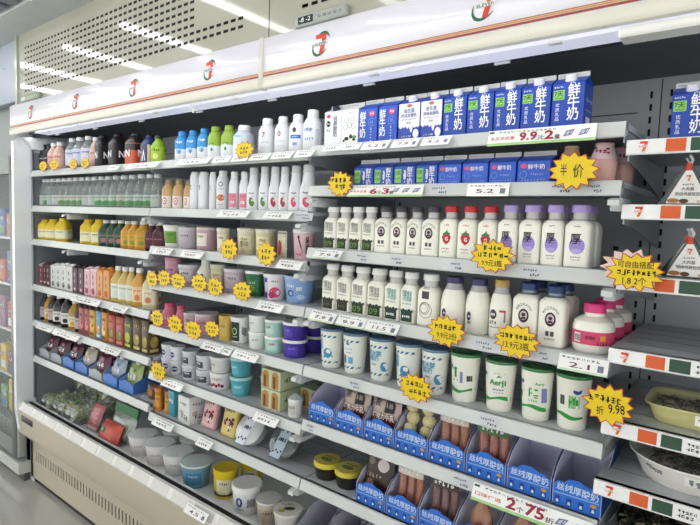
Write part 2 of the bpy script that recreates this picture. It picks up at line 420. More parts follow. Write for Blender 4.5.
# shelves: bay -> list of (rail bottom z)
BAYS = {'A': (XL+.004, -.953), 'B': (-.947, -.008), 'C': (-.002, .940), 'D': (.944, XR-.004)}
RAILZ = {'A1': 1.835, 'A2': 1.633, 'A3': 1.440, 'A4': 1.172, 'A5': .960, 'A6': .745,
         'B1': 1.837, 'B2': 1.634, 'B3': 1.467, 'B4': 1.311, 'B5': 1.113, 'B6': .903, 'B7': .712,
         'C1': 1.848, 'C2': 1.718, 'C3': 1.514, 'C4': 1.312, 'C5': 1.112, 'C6': .925, 'C7': .712,
         'D1': 1.808, 'D2': 1.667, 'D3': 1.510, 'D4': 1.341, 'D5': 1.174, 'D6': 1.027, 'D7': .872}
SZ = {k: v+.033 for k, v in RAILZ.items()}
SZ['T'] = .45
DEPTH = .44
for key, zb in RAILZ.items():
    x0, x1 = BAYS[key[0]]; zs = SZ[key]
    x0 -= {'D4': .006, 'D5': .010, 'D6': .017}.get(key, 0)
    p = MB(); p.box(x0, .0, zs-.014, x1, DEPTH, zs, SHM); p.box(x0, .0, zb+.004, x1, .012, zs, SHM)
    for k in range(1, 5): p.box(x0+.02, k*.085, zs, x1-.02, k*.085+.002, zs+.0006, mat('#6a6e72', .5))
    s_ = p.build('shelf', CASE, False)
    p = MB()
    if key[0] != 'D':
        p.prism([(-.014, zb), (-.016, zb+.003), (-.008, zs+.001), (-.002, zs+.003), (0, zs-.002), (0, zb)], x0, x1, RAILM, 'x')
        p.build('price_rail', s_, False)
    else:
        p.prism([(-.010, zb-.001), (-.012, zb+.002), (-.008, zs-.001), (-.002, zs), (0, zs-.004), (0, zb)], x0, x1, mat('#f1f0ee', .35, coat=.3), 'x')
        sf = lambda u, z, e: (u, -.0122-e+(z-zb)*.10, z)
        x = x0
        while x < x1-.05:
            p_ = x
            if x+.028 < x1: seven_logo(p, sf, x+.034, zb+.0165, .022, green=False)
            for a, b_, c_ in ((.076, .113, '#d9602c'), (.121, .160, '#2f4f3c')):
                if x+b_ < x1: p.patch(sf, x+a, x+b_, zb+.003, zb+.030, mat(c_, .5), 1, 1)
            if x+.21 < x1:
                p.strokes(sf, x+.187, zb+.021, .036, .007, 5, INK, seed=3); p.strokes(sf, x+.184, zb+.011, .032, .008, 4, INK, seed=5)
            x += .222
        p.build('price_rail', s_, False)
    hs = .075 if key[0] in 'CD' else .055
    if key in ('B1', 'C1', 'A1'): hs = .04
    for xx in (x0+.002, x1-.005):
        p = MB(); p.prism([(.0, zb+.001), (.0, zb-.012), (.10, zb-.02), (DEPTH+.05, zb-hs), (DEPTH+.05, zs-.016), (.02, zs-.016)], xx, xx+.003, mat('#9aa0a6', .4, metal=.25), 'x'); p.build('bracket', s_, False)
for key, x in (('C2', .93), ('C3', .93), ('B2', -.03), ('B3', -.03), ('B4', -.03), ('C4', .02), ('B5', -.03), ('B6', -.03), ('A2', -.97), ('A2', -1.75), ('A3', -1.0), ('A3', -1.75), ('C2', .02), ('B7', -.03)):
    zb = RAILZ[key]
    p = MB(); p.bbox(x-.012, -.006, zb-.034, x+.012, .10, zb-.004, SHM, .002)
    p.prism([(-.012, zb-.006), (-.03, zb-.010), (-.032, zb-.022), (-.028, zb-.022), (-.026, zb-.014), (-.006, zb-.010)], x-.012, x+.012, RAILM, 'x'); p.build('lamp_end_clip', CASE)

# ------------------------------------------------------------------ the glass-door freezer at the far left
FZ = thing('glass_door_freezer', (0, 0, 0)); tag(FZ, 'grey glass-door freezer standing left of the open case', 'freezer')
FM = mat('#7b827f', .35, metal=.1); FX0, FX1, FY = -3.35, -2.245, -.06
p = MB(); p.box(FX0, -.02, .12, FX1, .45, .30, FM); p.box(FX0, .45, .12, FX1, .48, 2.0, FM)
p.box(FX0, -.02, .12, FX0+.03, .48, 2.0, FM); p.box(FX1-.03, -.02, .12, FX1, .48, 2.0, mat('#c9cdc8', .3)); p.box(FX0, -.02, 1.96, FX1, .48, 2.26, FM)
p.build('cabinet', FZ, False)
p = MB(); p.box(FX0, -.05, .0, FX1+.005, .3, .05, mat('#4b4d49', .5)); p.box(FX0, -.082, .05, FX1+.01, .3, .12, mat('#c5c7c0', .3)); p.build('plinth', FZ, False)
dr = MB(); dr.bbox(FX1-.085, FY-.02, .15, FX1-.03, FY+.03, 1.95, mat('#6c736f', .35, metal=.4), .004); dr.bbox(FX0+.02, FY-.02, .15, FX0+.08, FY+.03, 1.95, FM, .004)
dr.box(FX0+.08, FY-.02, .15, FX1-.085, FY+.03, .25, FM); dr.box(FX0+.08, FY-.02, 1.85, FX1-.085, FY+.03, 1.95, FM)
door = dr.build('door', FZ)
p = MB(); p.box(FX0+.08, FY, .25, FX1-.085, FY+.006, 1.85, mat('#e9efee', .02, coat=.6, alpha=.10)); p.build('pane', door, False)
p = MB(); p.bbox(FX1-.02, FY-.018, .15, FX1-.004, FY+.03, 1.95, mat('#b9bdb6', .3, metal=.3), .004); p.build('door_edge', FZ)
for zz in (.55, .85, 1.15, 1.45):
    p = MB(); p.box(FX0+.04, .02, zz, FX1-.04, .42, zz+.015, RAILM); p.build('shelf', FZ, False)
fz_cols = ['#c23b3b', '#e3e0d4', '#d8b43a', '#3f6ab0', '#e8e8e6', '#7a3a6a', '#c9763a', '#5f9a4a']
for q, zz in enumerate((.315, .565, .865, 1.165, 1.465)):
    for k in range(4):
        c_ = fz_cols[(q*3+k*5) % 8]; p = MB(); hh = .15+.03*((q+k) % 3)
        p.bbox(-.05, -.05, 0, .05, .05, hh, mat(c_, .4), .004); o = r = thing('frozen_food_box', (-2.36-.135*k, .075, zz)); p.build('box', r)
        p = MB(); p.strokes(flat(-.05), 0, hh*.66, .07, .03, 3, PAPER if c_[1] not in 'e' else INK, seed=q*7+k); p.patch(flat(-.05), -.04, .04, hh*.12, hh*.4, mat(fz_cols[(q+k) % 8], .5), 1, 1); p.build('label', r, False)
        tag(r, '%s food box behind the freezer glass, %s from its right edge, %s row up' % ({'#c23b3b': 'red', '#e3e0d4': 'cream', '#d8b43a': 'yellow', '#3f6ab0': 'blue', '#e8e8e6': 'white', '#7a3a6a': 'purple', '#c9763a': 'orange', '#5f9a4a': 'green'}[c_], ['first', 'second', 'third', 'fourth'][k], ['first', 'second', 'third', 'fourth', 'fifth'][q]), 'frozen food', 'boxes behind the freezer glass')
p = MB(); p.box(-6, -.07, 2.262, -2.19, 1.1, 2.598, mat('#a3acb8', .4)); p.box(-6, -.072, 2.255, -2.19, -.06, 2.262, mat('#777d84', .4)); 
p.box(-2.4,-.0715,2.46,-2.394,-.0695,2.466,DARK); structure('wall_left', p)

# ------------------------------------------------------------------ product kinds
# each maker returns an Empty at the base centre, front towards -y; KIND[name] = (maker, width, depth, height, description, category, group)
KIND = {}
def kind(name, w, d, h, desc, cat, obj_name=None, group=None):
    def deco(fn):
        KIND[name] = dict(fn=fn, w=w, d=d, h=h, desc=desc, cat=cat, obj=obj_name or name, group=group or desc); return fn
    return deco
_proto = {}
def make(name):
    "the first call builds the kind, later calls copy it with its parts"
    if name not in _proto:
        r = thing(KIND[name]['obj']); KIND[name]['fn'](r); _proto[name] = r; return r
    return dup(_proto[name])

def cap_ridged(r, z0, z1, ra, m, name='cap'):
    b = MB(); n = 28; h = z1-z0
    secs = [(z0, ra, ra, 2), (z1-h*.15, ra*.985, ra*.985, 2), (z1, ra*.88, ra*.88, 2)]
    b.loft(secs, m, n); b.loft([(z0, ra*1.03, ra*1.03, 2), (z0+h*.18, ra*1.03, ra*1.03, 2)], m, n, (False, False))
    return b.build(name, r)

NECK = mat('#b9b7b6', .12, coat=.5)
def milk_bottle(r, hw, h, p, capm, capr, label, neck=NECK, milk=MILK, caph=.020, sh=.64, squat=1.0):
    zc = h-caph
    S = [(0, hw*.9, hw*.9, p), (.004, hw, hw, p), (h*sh, hw, hw, p), (h*(sh+.045), hw*.96, hw*.96, max(3.4, p*.8)), (h*(sh+.08), hw*.86, hw*.86, 3.2), (h*(sh+.105), hw*.74, hw*.74, 2.6), (h*(sh+.135), capr*.84, capr*.84, 2), (zc, capr*.84, capr*.84, 2)]
    b = MB(); mm = [milk]*5+[neck]*2
    b.loft(S, milk, 28, mats=mm); b.build('body', r)
    cap_ridged(r, zc, h, capr, capm)
    b = MB(); label(b, surf(S)); b.build('label', r, False)

PURPLE = mat('#b59cdb', .4); LILAC = mat('#9f8fd6', .5); PALE_INK = mat('#8b8b8f', .6)
def lb_purple(b, s):
    b.strokes(s, 0, .109, .018, .004, 5, INK, seed=2)
    b.disc(s, .002, .058, .020, .021, LILAC, 20)
    b.mark(s, [(-.014, .043), (0, .038), (.016, .044), (.010, .050), (-.008, .050)], mat('#b7abe4', .5), .001)
    b.text(s, '厚', -.002, .077, BLACK, h=.026, bold=.05, e=.0016)
    b.strokes(s, 0, .064, .024, .004, 6, INK, seed=4)
    b.strokes(s, 0, .029, .026, .004, 7, INK, seed=6); b.strokes(s, 0, .022, .024, .004, 6, PALE_INK, seed=7)
@kind('milk_purple', .068, .068, .166, 'square milk bottle with lilac cap', 'milk bottle', 'milk_bottle')
def _(r): milk_bottle(r, .0335, .166, 6, PURPLE, .0245, lb_purple)
def lb_red(b, s):
    b.strokes(s, 0, .104, .020, .006, 4, RED, seed=9)
    rd = mat('#b92a30', .4); gr = mat('#3f7d3c', .5)
    b.mark(s, [(0, .043), (-.012, .052), (-.017, .066), (-.012, .076), (0, .079), (.012, .076), (.017, .066), (.012, .052)], rd)
    b.mark(s, [(-.016, .076), (-.006, .073), (0, .077), (.007, .073), (.016, .078), (.005, .082), (.003, .090), (-.003, .083)], gr, .0012)
    b.text(s, 'G', .001, .061, PAPER, h=.012, bold=.03, e=.0014)
    b.strokes(s, -.003, .030, .030, .006, 5, RED, seed=11); b.strokes(s, 0, .020, .028, .004, 6, PALE_INK, seed=12)
@kind('milk_red', .066, .066, .164, 'red capped strawberry milk bottle', 'milk bottle', 'milk_bottle')
def _(r): milk_bottle(r, .0325, .164, 6, mat('#c3262e', .4), .0235, lb_red)
BADGE = mat('#3a2228', .5)
def lb_badge(sc=1.0, z=.075):
    def f(b, s):
        for i in range(7):
            t = math.radians(150-20*i); b.M = None
            b.text(s, '鲜奶工坊自然好'[i], .023*sc*math.cos(t), z+.006+.024*sc*math.sin(t), BADGE, h=.007*sc, e=.001, rot=t-math.pi/2)
        b.disc(s, 0, z, .0155*sc, .018*sc, BADGE); b.disc(s, 0, z+.001, .011*sc, .012*sc, mat('#c9bfbd', .5), 14, .0011)
        b.disc(s, 0, z+.003, .006*sc, .005*sc, BADGE, 10, .0014); b.mark(s, [(-.008*sc, z-.009*sc), (.008*sc, z-.009*sc), (.005*sc, z-.003*sc), (-.005*sc, z-.003*sc)], BADGE, .0014)
        for i in (-1, 1): b.mark(s, [(i*.007*sc-.005*sc, z-.042*sc), (i*.007*sc+.005*sc, z-.042*sc), (i*.007*sc+.005*sc, z-.030*sc), (i*.007*sc-.005*sc, z-.030*sc)], mat('#55504f', .5))
        b.strokes(s, 0, z-.050*sc, .03*sc, .005*sc, 7, INK, seed=14)
    return f
@kind('milk_badge', .064, .064, .162, 'dark capped milk bottle with brown badge', 'milk bottle', 'milk_bottle')
def _(r): milk_bottle(r, .0315, .162, 6, mat('#4d4b52', .3), .023, lb_badge())
DKG = mat('#1f2e1c', .5); LIME = mat('#6f9a3d', .5)
def lb_green(topm, botm, scr, tm):
    def f(b, s):
        b.text(s, '慢\n活', -.008, .088, topm, h=.034, bold=.0); b.text(s, '鲜\n醇', .010, .086, topm, h=.034, bold=.0)
        b.strokes(s, 0, .062, .034, .005, 7, topm, seed=17)
        pts = [(-.026, .004), (.026, .004), (.026, .045)]
        b.patch(s, -.0265, .0265, .006, .040, botm, 8, 2)
        for i in range(5): b.disc(s, -.021+i*.0105, .040, .0055, .004+.003*(i % 2), botm, 8, .0005)
        if scr: b.text(s, '09', 0, .022, tm, h=.020, w=.030, e=.0014)
        else: b.strokes(s, 0, .022, .03, .010, 4, tm, seed=19)
    return f
@kind('milk_green', .057, .057, .163, 'white capped milk bottle, dark green foot', 'milk bottle', 'milk_bottle')
def _(r): milk_bottle(r, .0275, .163, 5, WHITE, .0225, lb_green(mat('#55564e', .6), DKG, True, LIME), neck=mat('#c9c9c2', .3))
@kind('milk_green_plain', .060, .060, .164, 'white capped milk bottle, blackish foot', 'milk bottle', 'milk_bottle')
def _(r): milk_bottle(r, .0285, .164, 5, WHITE, .0225, lb_green(mat('#55564e', .6), mat('#262718', .5), False, mat('#5d6a3a', .5)), neck=mat('#c9c9c2', .3))
@kind('milk_teal', .056, .056, .160, 'white capped milk bottle with teal print', 'milk bottle', 'milk_bottle')
def _(r): milk_bottle(r, .0275, .160, 5, WHITE, .0225, lb_green(mat('#2f9a8a', .6), mat('#12382f', .5), False, PAPER), neck=mat('#c9c9c2', .3))
def lb_back(b, s):
    b.patch(s, -.012, .012, .085, .108, mat('#4a4a4a', .6), 3, 3)
    b.strokes(s, 0, .118, .02, .006, 4, PALE_INK, seed=21)
    rg = random.Random(3)
    for k in range(3):
        n = 22; c0 = (rg.uniform(-.006, .006), .055+rg.uniform(-.006, .006)); rr = .013+k*.004
        vs = []
        for i in range(n+1):
            t = 2*math.pi*i/n
            for q in (rr, rr-.0014): vs.append(s(c0[0]+q*math.cos(t), c0[1]+q*1.15*math.sin(t), .0008))
        b.add(vs, [(2*i, 2*i+1, 2*i+3, 2*i+2) for i in range(n)], mat('#6b6a68', .6))
@kind('milk_sketch', .068, .068, .160, 'milk bottle showing code square and line sketch', 'milk bottle', 'milk_bottle')
def _(r): milk_bottle(r, .033, .160, 4, WHITE, .024, lb_back, neck=mat('#d5d5cf', .3))
def round_milk(r, capm, label, h=.160, hw=.038, nk=NECK):
    S = [(0, hw*.9, hw*.9, 2.2), (.005, hw, hw, 2.2), (h*.52, hw, hw, 2.2), (h*.66, hw*.92, hw*.92, 2.1), (h*.76, hw*.76, hw*.76, 2), (h*.84, hw*.62, hw*.62, 2), (h*.875, hw*.6, hw*.6, 2)]
    b = MB(); b.loft(S, MILK, 26, mats=[MILK]*4+[nk]*2); b.build('body', r)
    cap_ridged(r, h*.875, h, hw*.66, capm)
    b = MB(); label(b, surf(S)); b.build('label', r, False)
def lb_oval(side):
    def f(b, s):
        n = mat('#2d2a45', .5)
        b.disc(s, side, .052, .008, .013, n); b.strokes(s, side*.8, .052, .010, .008, 2, PAPER, .0016, seed=23)
        b.strokes(s, side*.9, .034, .014, .012, 3, PALE_INK, seed=24)
    return f
@kind('milk_navy', .078, .078, .160, 'round milk bottle with violet cap', 'milk bottle', 'milk_bottle')
def _(r): round_milk(r, mat('#3d3566', .4), lb_oval(-.014))
def lb_tan(b, s):
    b.disc(s, -.012, .065, .0125, .0135, mat('#3a3a40', .5)); b.strokes(s, -.012, .065, .016, .008, 3, PAPER, .0016, seed=26)
    b.strokes(s, -.012, .043, .026, .010, 3, INK, seed=27); b.strokes(s, -.010, .030, .028, .005, 6, INK, seed=28)
    b.patch(s, .008, .026, .072, .078, mat('#c14f4a', .5), 3, 1); b.patch(s, .022, .026, .045, .072, mat('#8e8178', .5), 2, 2)
@kind('milk_tan', .070, .070, .158, 'round milk bottle with tan cap and black round badge', 'milk bottle', 'milk_bottle')
def _(r): round_milk(r, mat('#c2a05c', .4), lb_tan, .158, .0345)
@kind('milk_square_blue', .080, .080, .162, 'large navy capped square milk bottle', 'milk bottle', 'milk_bottle')
def _(r): milk_bottle(r, .0395, .162, 7, mat('#1f3a70', .4), .027, lb_badge(1.05, .074), sh=.70, neck=mat('#7d8794', .1, coat=.5))
@kind('pink_jar', .094, .094, .118, 'squat white jar with pink cap and label', 'yogurt jar', 'yogurt_jar')
def _(r):
    S = [(0, .038, .038, 2.3), (.006, .044, .044, 2.3), (.020, .047, .047, 2.3), (.062, .047, .047, 2.3), (.076, .044, .044, 2.2), (.084, .034, .034, 2), (.088, .023, .023, 2), (.099, .022, .022, 2)]
    b = MB(); b.loft(S, MILK, 32); b.build('body', r)
    cap_ridged(r, .096, .118, .0255, mat('#e0407e', .4))
    b = MB(); pk = mat('#d64a72', .5); s = surf(S)
    b.loft([(.022, .0475, .0475, 2.3), (.054, .0475, .0475, 2.3)], pk, 40, (False, False))
    b.patch(s, -.034, -.018, .026, .048, PAPER, 4, 2, .0008)
    for i in range(5): b.patch(s, -.032+i*.003, -.0306+i*.003, .029, .045, INK, 1, 1, .0012)
    b.strokes(s, .004, .040, .022, .012, 4, mat('#8e2443', .5), seed=31); b.patch(s, .026, .038, .034, .046, mat('#e9a032', .5), 3, 2, .0008); b.strokes(s, .030, .027, .02, .006, 4, mat('#5b1830', .5), seed=33)
    b.build('label', r, False)
# gable-top cartons
CBLUE = mat('#1d45a6', .35); CBLUE2 = mat('#2150b8', .35); CWHITE = mat('#eceaf0', .4)
def gable(r, w, hb, h, body, label, cap=None, fin=mat('#c6c6c2', .5), roof=None):
    d = w; a = w/2; roof = roof or body; hr = h-.0115
    b = MB()
    b.bbox(-a, -a, 0, a, a, hb, body, .0012)
    b.add([(-a, -a, hb), (a, -a, hb), (a, -.0015, hr), (-a, -.0015, hr)], [(0, 1, 2, 3)], roof)
    b.add([(-a, a, hb), (a, a, hb), (a, .0015, hr), (-a, .0015, hr)], [(3, 2, 1, 0)], roof)
    for s_ in (-1, 1):
        b.add([(s_*a, -a, hb), (s_*a, a, hb), (s_*a*.70, 0, hb+.006), (s_*a, 0, hr)], [(0, 1, 2), (0, 2, 3), (1, 3, 2)], roof)
    b.build('body', r, False)
    b = MB(); b.bbox(-a, -.0018, hr-.001, a, .0018, h, fin, .0006); b.strokes(flat(-.0018), -.01, h-.007, w*.6, .003, 9, PALE_INK, seed=3, t=.12); b.build('top_fin', r, False)
    if cap:
        b = MB(); ang = math.atan2(hr-hb, a); b.M = Matrix.Translation((0.0, -a*.5, hb+(hr-hb)*.5)) @ Matrix.Rotation(ang, 4, 'X')
        b.loft([(0, .0135, .0135, 2), (.003, .0135, .0135, 2), (.003, .012, .012, 2), (.012, .0118, .0118, 2), (.014, .010, .010, 2)], cap, 22); b.build('cap', r)
    b = MB(); label(b, flat(-a), w, hb); b.build('label', r, False)
G7 = mat('#8fcf6a', .5)
def side_print(b, w, hb, m):
    a = w/2; sf = lambda u, z, e: (a+e, u, z); b.strokes(sf, 0, hb*.62, w*.7, .010, 5, m, seed=8); b.strokes(sf, 0, hb*.4, w*.7, .006, 8, m, seed=9); b.patch(sf, -.016, .016, hb*.08, hb*.26, CWHITE, 1, 1)
def lb_seven(b, s, w, hb):
    b.patch(s, -.033, -.008, .068, .091, G7, 1, 1); b.text(s, '7天', -.021, .082, mat('#14501f', .5), h=.0125, w=.021, bold=.04); b.strokes(s, -.0205, .0715, .020, .004, 5, mat('#2c6a35', .5), seed=5)
    b.text(s, '鲜\n牛\n奶', .013, .061, PAPER, h=.086, w=.027, bold=.035)
    b.strokes(s, -.021, .098, .022, .004, 5, PAPER, seed=6); b.strokes(s, .010, .106, .012, .004, 3, PAPER, seed=7)
    for i in range(4): b.text(s, '优质乳品'[i], -.0225, .056-i*.011, PAPER, h=.009); 
    side_print(b, w, hb, mat('#cfd6ee', .5))
@kind('carton_seven', .073, .073, .138, 'blue milk carton with green seven-day badge', 'milk carton', 'milk_carton')
def _(r): gable(r, .0725, .107, .138, CBLUE, lb_seven, CWHITE)
def lb_logo(b, s, w, hb):
    pk = mat('#d6577c', .5)
    b.text(s, '鲜\n牛\n奶', -.019, .058, PAPER, h=.080, w=.024, bold=.035)
    b.disc(s, .016, .089, .011, .009, pk); b.strokes(s, .016, .089, .016, .006, 3, PAPER, .0016, seed=3)
    n = 16; vs = []
    for i in range(n+1):
        t = .6+5.2*i/n
        for q in (.0125, .0110): vs.append(s(.015+q*math.cos(t), .064+q*math.sin(t), .0008))
    b.add(vs, [(2*i, 2*i+1, 2*i+3, 2*i+2) for i in range(n)], mat('#86a5e6', .5))
    b.strokes(s, .015, .064, .012, .012, 2, mat('#86a5e6', .5), seed=4)
    for i in range(5): b.strokes(s, .014, .044-i*.009, .007, .006, 1, PAPER, seed=40+i)
    side_print(b, w, hb, mat('#cfd6ee', .5))
@kind('carton_logo', .073, .073, .138, 'blue fresh milk carton with pink oval logo', 'milk carton', 'milk_carton')
def _(r): gable(r, .0725, .107, .138, CBLUE2, lb_logo)
def lb_probiotic(b, s, w, hb):
    b.patch(s, -.0355, .0355, .040, .106, CWHITE, 1, 1)
    for x_, l_ in ((-.028, .006), (-.017, .004), (-.004, .007), (.008, .018), (.020, .006), (.030, .005)):
        b.mark(s, [(x_-.007, .041), (x_+.007, .041), (x_+.002, .041-l_), (x_-.002, .041-l_)], CWHITE, .0005)
    b.disc(s, 0, .099, .009, .005, mat('#c46a5c', .5)); b.text(s, '益生菌', 0, .085, mat('#3a4a7c', .5), h=.012, w=.036, bold=.02); b.text(s, '风味发酵乳', 0, .071, mat('#3a4a7c', .5), h=.011, w=.054, bold=.02)
    b.strokes(s, 0, .060, .05, .004, 10, PALE_INK, seed=6); b.text(s, '原味', 0, .050, mat('#3a4a7c', .5), h=.007)
    b.strokes(s, -.008, .012, .034, .006, 6, PAPER, seed=7)
    b.ball((.024, -w/2-.0005, .018), .010, .001, .013, PAPER, 8, 6)
@kind('carton_probiotic', .074, .074, .138, 'blue carton with white drip panel for probiotic yogurt', 'milk carton', 'milk_carton')
def _(r): gable(r, .073, .107, .138, CBLUE, lb_probiotic, CWHITE)
def lb_rice(b, s, w, hb):
    b.disc(s, -.018, .096, .009, .006, mat('#c23b45', .5)); b.disc(s, -.018, .072, .009, .010, INK); b.strokes(s, -.018, .072, .012, .008, 2, PAPER, .0016, seed=2)
    b.text(s, '轻\n养\n酸\n奶', .012, .062, mat('#4b4d63', .5), h=.066, bold=.02); b.strokes(s, -.018, .05, .016, .01, 2, PALE_INK, seed=3)
@kind('carton_black_cap', .073, .073, .136, 'white carton with black screw cap', 'milk carton', 'milk_carton')
def _(r): gable(r, .0725, .110, .136, CWHITE, lb_rice, mat('#23283f', .4))
def lb_cow(b, s, w, hb):
    rg = random.Random(5)
    for (u, z) in ((-.014, .078), (.012, .080), (0, .062), (-.016, .056), (.016, .058)):
        vs = []
        for i in range(13):
            t = 2*math.pi*i/12
            for q in (.0105, .0090): vs.append(s(u+q*math.cos(t), z+q*.8*math.sin(t), .0008))
        b.add(vs, [(2*i, 2*i+1, 2*i+3, 2*i+2) for i in range(12)], mat('#74808a', .5))
    for (u, z, a_, c_) in ((-.012, .020, .010, .006), (.006, .026, .007, .007), (.020, .016, .007, .004), (-.024, .014, .005, .004)): b.disc(s, u, z, a_, c_, INK, 10)
    b.disc(s, .020, .024, .012, .005, mat('#6f9650', .5), 10, .0006); b.strokes(s, 0, .099, .02, .005, 4, PALE_INK, seed=3)
@kind('carton_cow', .073, .073, .136, 'white carton with line drawing and black cow patches', 'milk carton', 'milk_carton')
def _(r): gable(r, .0725, .110, .136, mat('#f1f2ea', .4), lb_cow)
def lb_small_seven(b, s, w, hb):
    b.patch(s, -.033, -.011, .008, .048, G7, 1, 1); b.text(s, '7天', -.022, .036, mat('#14501f', .5), h=.013, w=.019, bold=.04); b.strokes(s, -.022, .020, .018, .006, 4, mat('#2c6a35', .5), seed=2)
    b.text(s, '鲜\n牛\n奶', .019, .028, PAPER, h=.052, w=.019, bold=.03); b.strokes(s, .001, .030, .010, .030, 1, PAPER, seed=5)
    for i in range(4): b.strokes(s, .001, .044-i*.011, .008, .007, 1, PAPER, seed=50+i)
@kind('small_seven', .072, .072, .084, 'small blue carton with green seven-day badge', 'milk carton', 'small_milk_carton')
def _(r): gable(r, .0715, .056, .084, CBLUE2, lb_small_seven)
def lb_small(b, s, w, hb):
    b.disc(s, -.024, .043, .008, .006, mat('#d6577c', .5)); b.text(s, '鲜牛奶', .006, .041, PAPER, h=.013, w=.040, bold=.03)
    vs = []
    for i in range(13):
        t = 2*math.pi*i/12
        for q in (.009, .0078): vs.append(s(-.024+q*math.cos(t), .022+q*math.sin(t), .0008))
    b.add(vs, [(2*i, 2*i+1, 2*i+3, 2*i+2) for i in range(12)], mat('#86a5e6', .5))
    b.strokes(s, .008, .022, .030, .005, 6, mat('#9db5ea', .5), seed=3); b.strokes(s, .0, .008, .06, .005, 8, mat('#9db5ea', .5), seed=4)
    sf = lambda u, z, e: (w/2+e, u, z); b.strokes(sf, 0, .03, .05, .008, 5, mat('#9db5ea', .5), seed=9)
@kind('small_logo', .080, .078, .084, 'small blue carton with pink oval logo', 'milk carton', 'small_milk_carton')
def _(r): gable(r, .078, .056, .084, mat('#2458c8', .35), lb_small)
@kind('pink_bottle', .060, .060, .096, 'pink waisted milk drink bottle with foil top', 'drink bottle', 'drink_bottle', 'pink waisted drink bottles')
def _(r):
    pk = mat('#e3b4aa', .35, coat=.3); S = [(0, .022, .022, 2), (.003, .024, .024, 2), (.046, .0285, .0285, 2), (.050, .0295, .0295, 2), (.056, .0295, .0295, 2), (.062, .0275, .0275, 2), (.088, .019, .019, 2), (.091, .019, .019, 2)]
    b = MB(); b.loft(S, pk, 26, mats=[pk]*4+[mat('#f1d9dc', .35)]*3); b.build('body', r)
    b = MB(); b.loft([(.090, .0205, .0205, 2), (.094, .0205, .0205, 2), (.096, .017, .017, 2)], mat('#ecb9c0', .3), 24); b.build('lid', r)
    b = MB(); s = surf(S); rd = mat('#b8324e', .5)
    b.strokes(s, -.002, .074, .026, .010, 3, rd, seed=3); b.disc(s, -.014, .083, .003, .003, INK, 8); b.disc(s, .012, .080, .004, .003, rd, 8); b.disc(s, .014, .070, .003, .003, rd, 8); b.build('label', r, False)
@kind('brown_bottle', .058, .058, .092, 'tan waisted drink bottle behind the yellow starburst sign', 'drink bottle', 'drink_bottle')
def _(r):
    tn = mat('#b59a80', .35); S = [(0, .022, .022, 2), (.003, .024, .024, 2), (.046, .0275, .0275, 2), (.056, .0285, .0285, 2), (.062, .027, .027, 2), (.086, .019, .019, 2)]
    b = MB(); b.loft(S, tn, 24); b.build('body', r)
    b = MB(); b.loft([(.086, .0205, .0205, 2), (.090, .0205, .0205, 2), (.092, .017, .017, 2)], mat('#c9b193', .3), 24); b.build('lid', r)
# tall cups
def cup(r, h, rb, rt, lidm, body, label, dome=.006):
    S = [(0, rb*.95, rb*.95, 2), (.003, rb, rb, 2), (h-.012, rt*.985, rt*.985, 2), (h-.006, rt, rt, 2)]
    b = MB(); b.loft(S, body, 30); b.build('body', r)
    b = MB(); b.loft([(h-.0085, rt*1.03, rt*1.03, 2), (h-.004, rt*1.05, rt*1.05, 2), (h-.001, rt*1.04, rt*1.04, 2), (h, rt*.99, rt*.99, 2), (h-.002, rt*.9, rt*.9, 2), (h-.002+dome*.5, rt*.6, rt*.6, 2)], lidm, 30); b.build('lid', r)
    b = MB(); label(b, surf(S)); b.build('label', r, False)
CUPB = mat('#3d93bd', .5); CUPD = mat('#2a6d9c', .5); CUPBODY = mat('#eef1e8', .35, coat=.2)
def leafband(b, s, z, m, n=5, w=.078):
    for i in range(n):
        u = -w/2+w*(i+.5)/n; b.mark(s, [(u-.007, z-.004), (u+.001, z-.0035), (u+.007, z+.004), (u-.001, z+.0035)], m)
def lb_ice(v):
    def f(b, s):
        leafband(b, s, .108, CUPD); leafband(b, s, .020, CUPD)
        if v == 0:
            b.text(s, '厚冰酸\n酪奶', -.004, .080, CUPB, h=.034, w=.052, bold=.04); b.strokes(s, -.004, .052, .020, .006, 4, INK, seed=4)
            b.disc(s, .026, .046, .009, .016, CUPB, 12); b.disc(s, .030, .052, .006, .006, CUPBODY, 8, .0012)
        elif v == 1:
            b.mark(s, [(-.005, .096), (.008, .094), (.006, .104), (-.003, .106)], CUPB); b.strokes(s, .003, .082, .03, .004, 6, CUPB, seed=5); b.strokes(s, .003, .070, .022, .004, 5, INK, seed=6)
            b.patch(s, -.018, -.007, .032, .060, mat('#51685c', .5), 2, 2); b.patch(s, .002, .018, .034, .056, mat('#63aed3', .5), 2, 2)
        else:
            b.text(s, '冰\n酪', -.020, .082, CUPB, h=.040, w=.018, bold=.04); b.disc(s, .008, .052, .015, .017, CUPB, 14); b.disc(s, .012, .058, .008, .007, CUPBODY, 10, .0012)
            b.mark(s, [(-.010, .034), (.026, .038), (.024, .044), (-.006, .040)], CUPD, .001)
    return f
BLID = mat('#5d7f9d', .25, coat=.3)
for v_, t_ in ((0, 'with two lines of blue lettering'), (1, 'turned to its small code square'), (2, 'with blue splash print')):
    @kind('ice_cup_%d' % v_, .088, .088, .134, 'tall blue and white cup '+t_, 'yogurt cup', 'yogurt_cup')
    def _(r, v=v_): cup(r, .134, .033, .0415, BLID, CUPBODY, lb_ice(v))
GLID = mat('#2f7a3f', .2, coat=.5); GR = mat('#2f9a3f', .5)
def swoosh(b, s, z, ph):
    vs = []; n = 14
    for i in range(n+1):
        u = -.036+.072*i/n; t = .0055+.002*math.sin(i*.45+ph); c_ = z+.004*math.cos(i*.45+ph)
        vs += [s(u, c_-t, .0006), s(u, c_+t*.6, .0006)]
    b.add(vs, [(2*i, 2*i+2, 2*i+3, 2*i+1) for i in range(n)], GR)
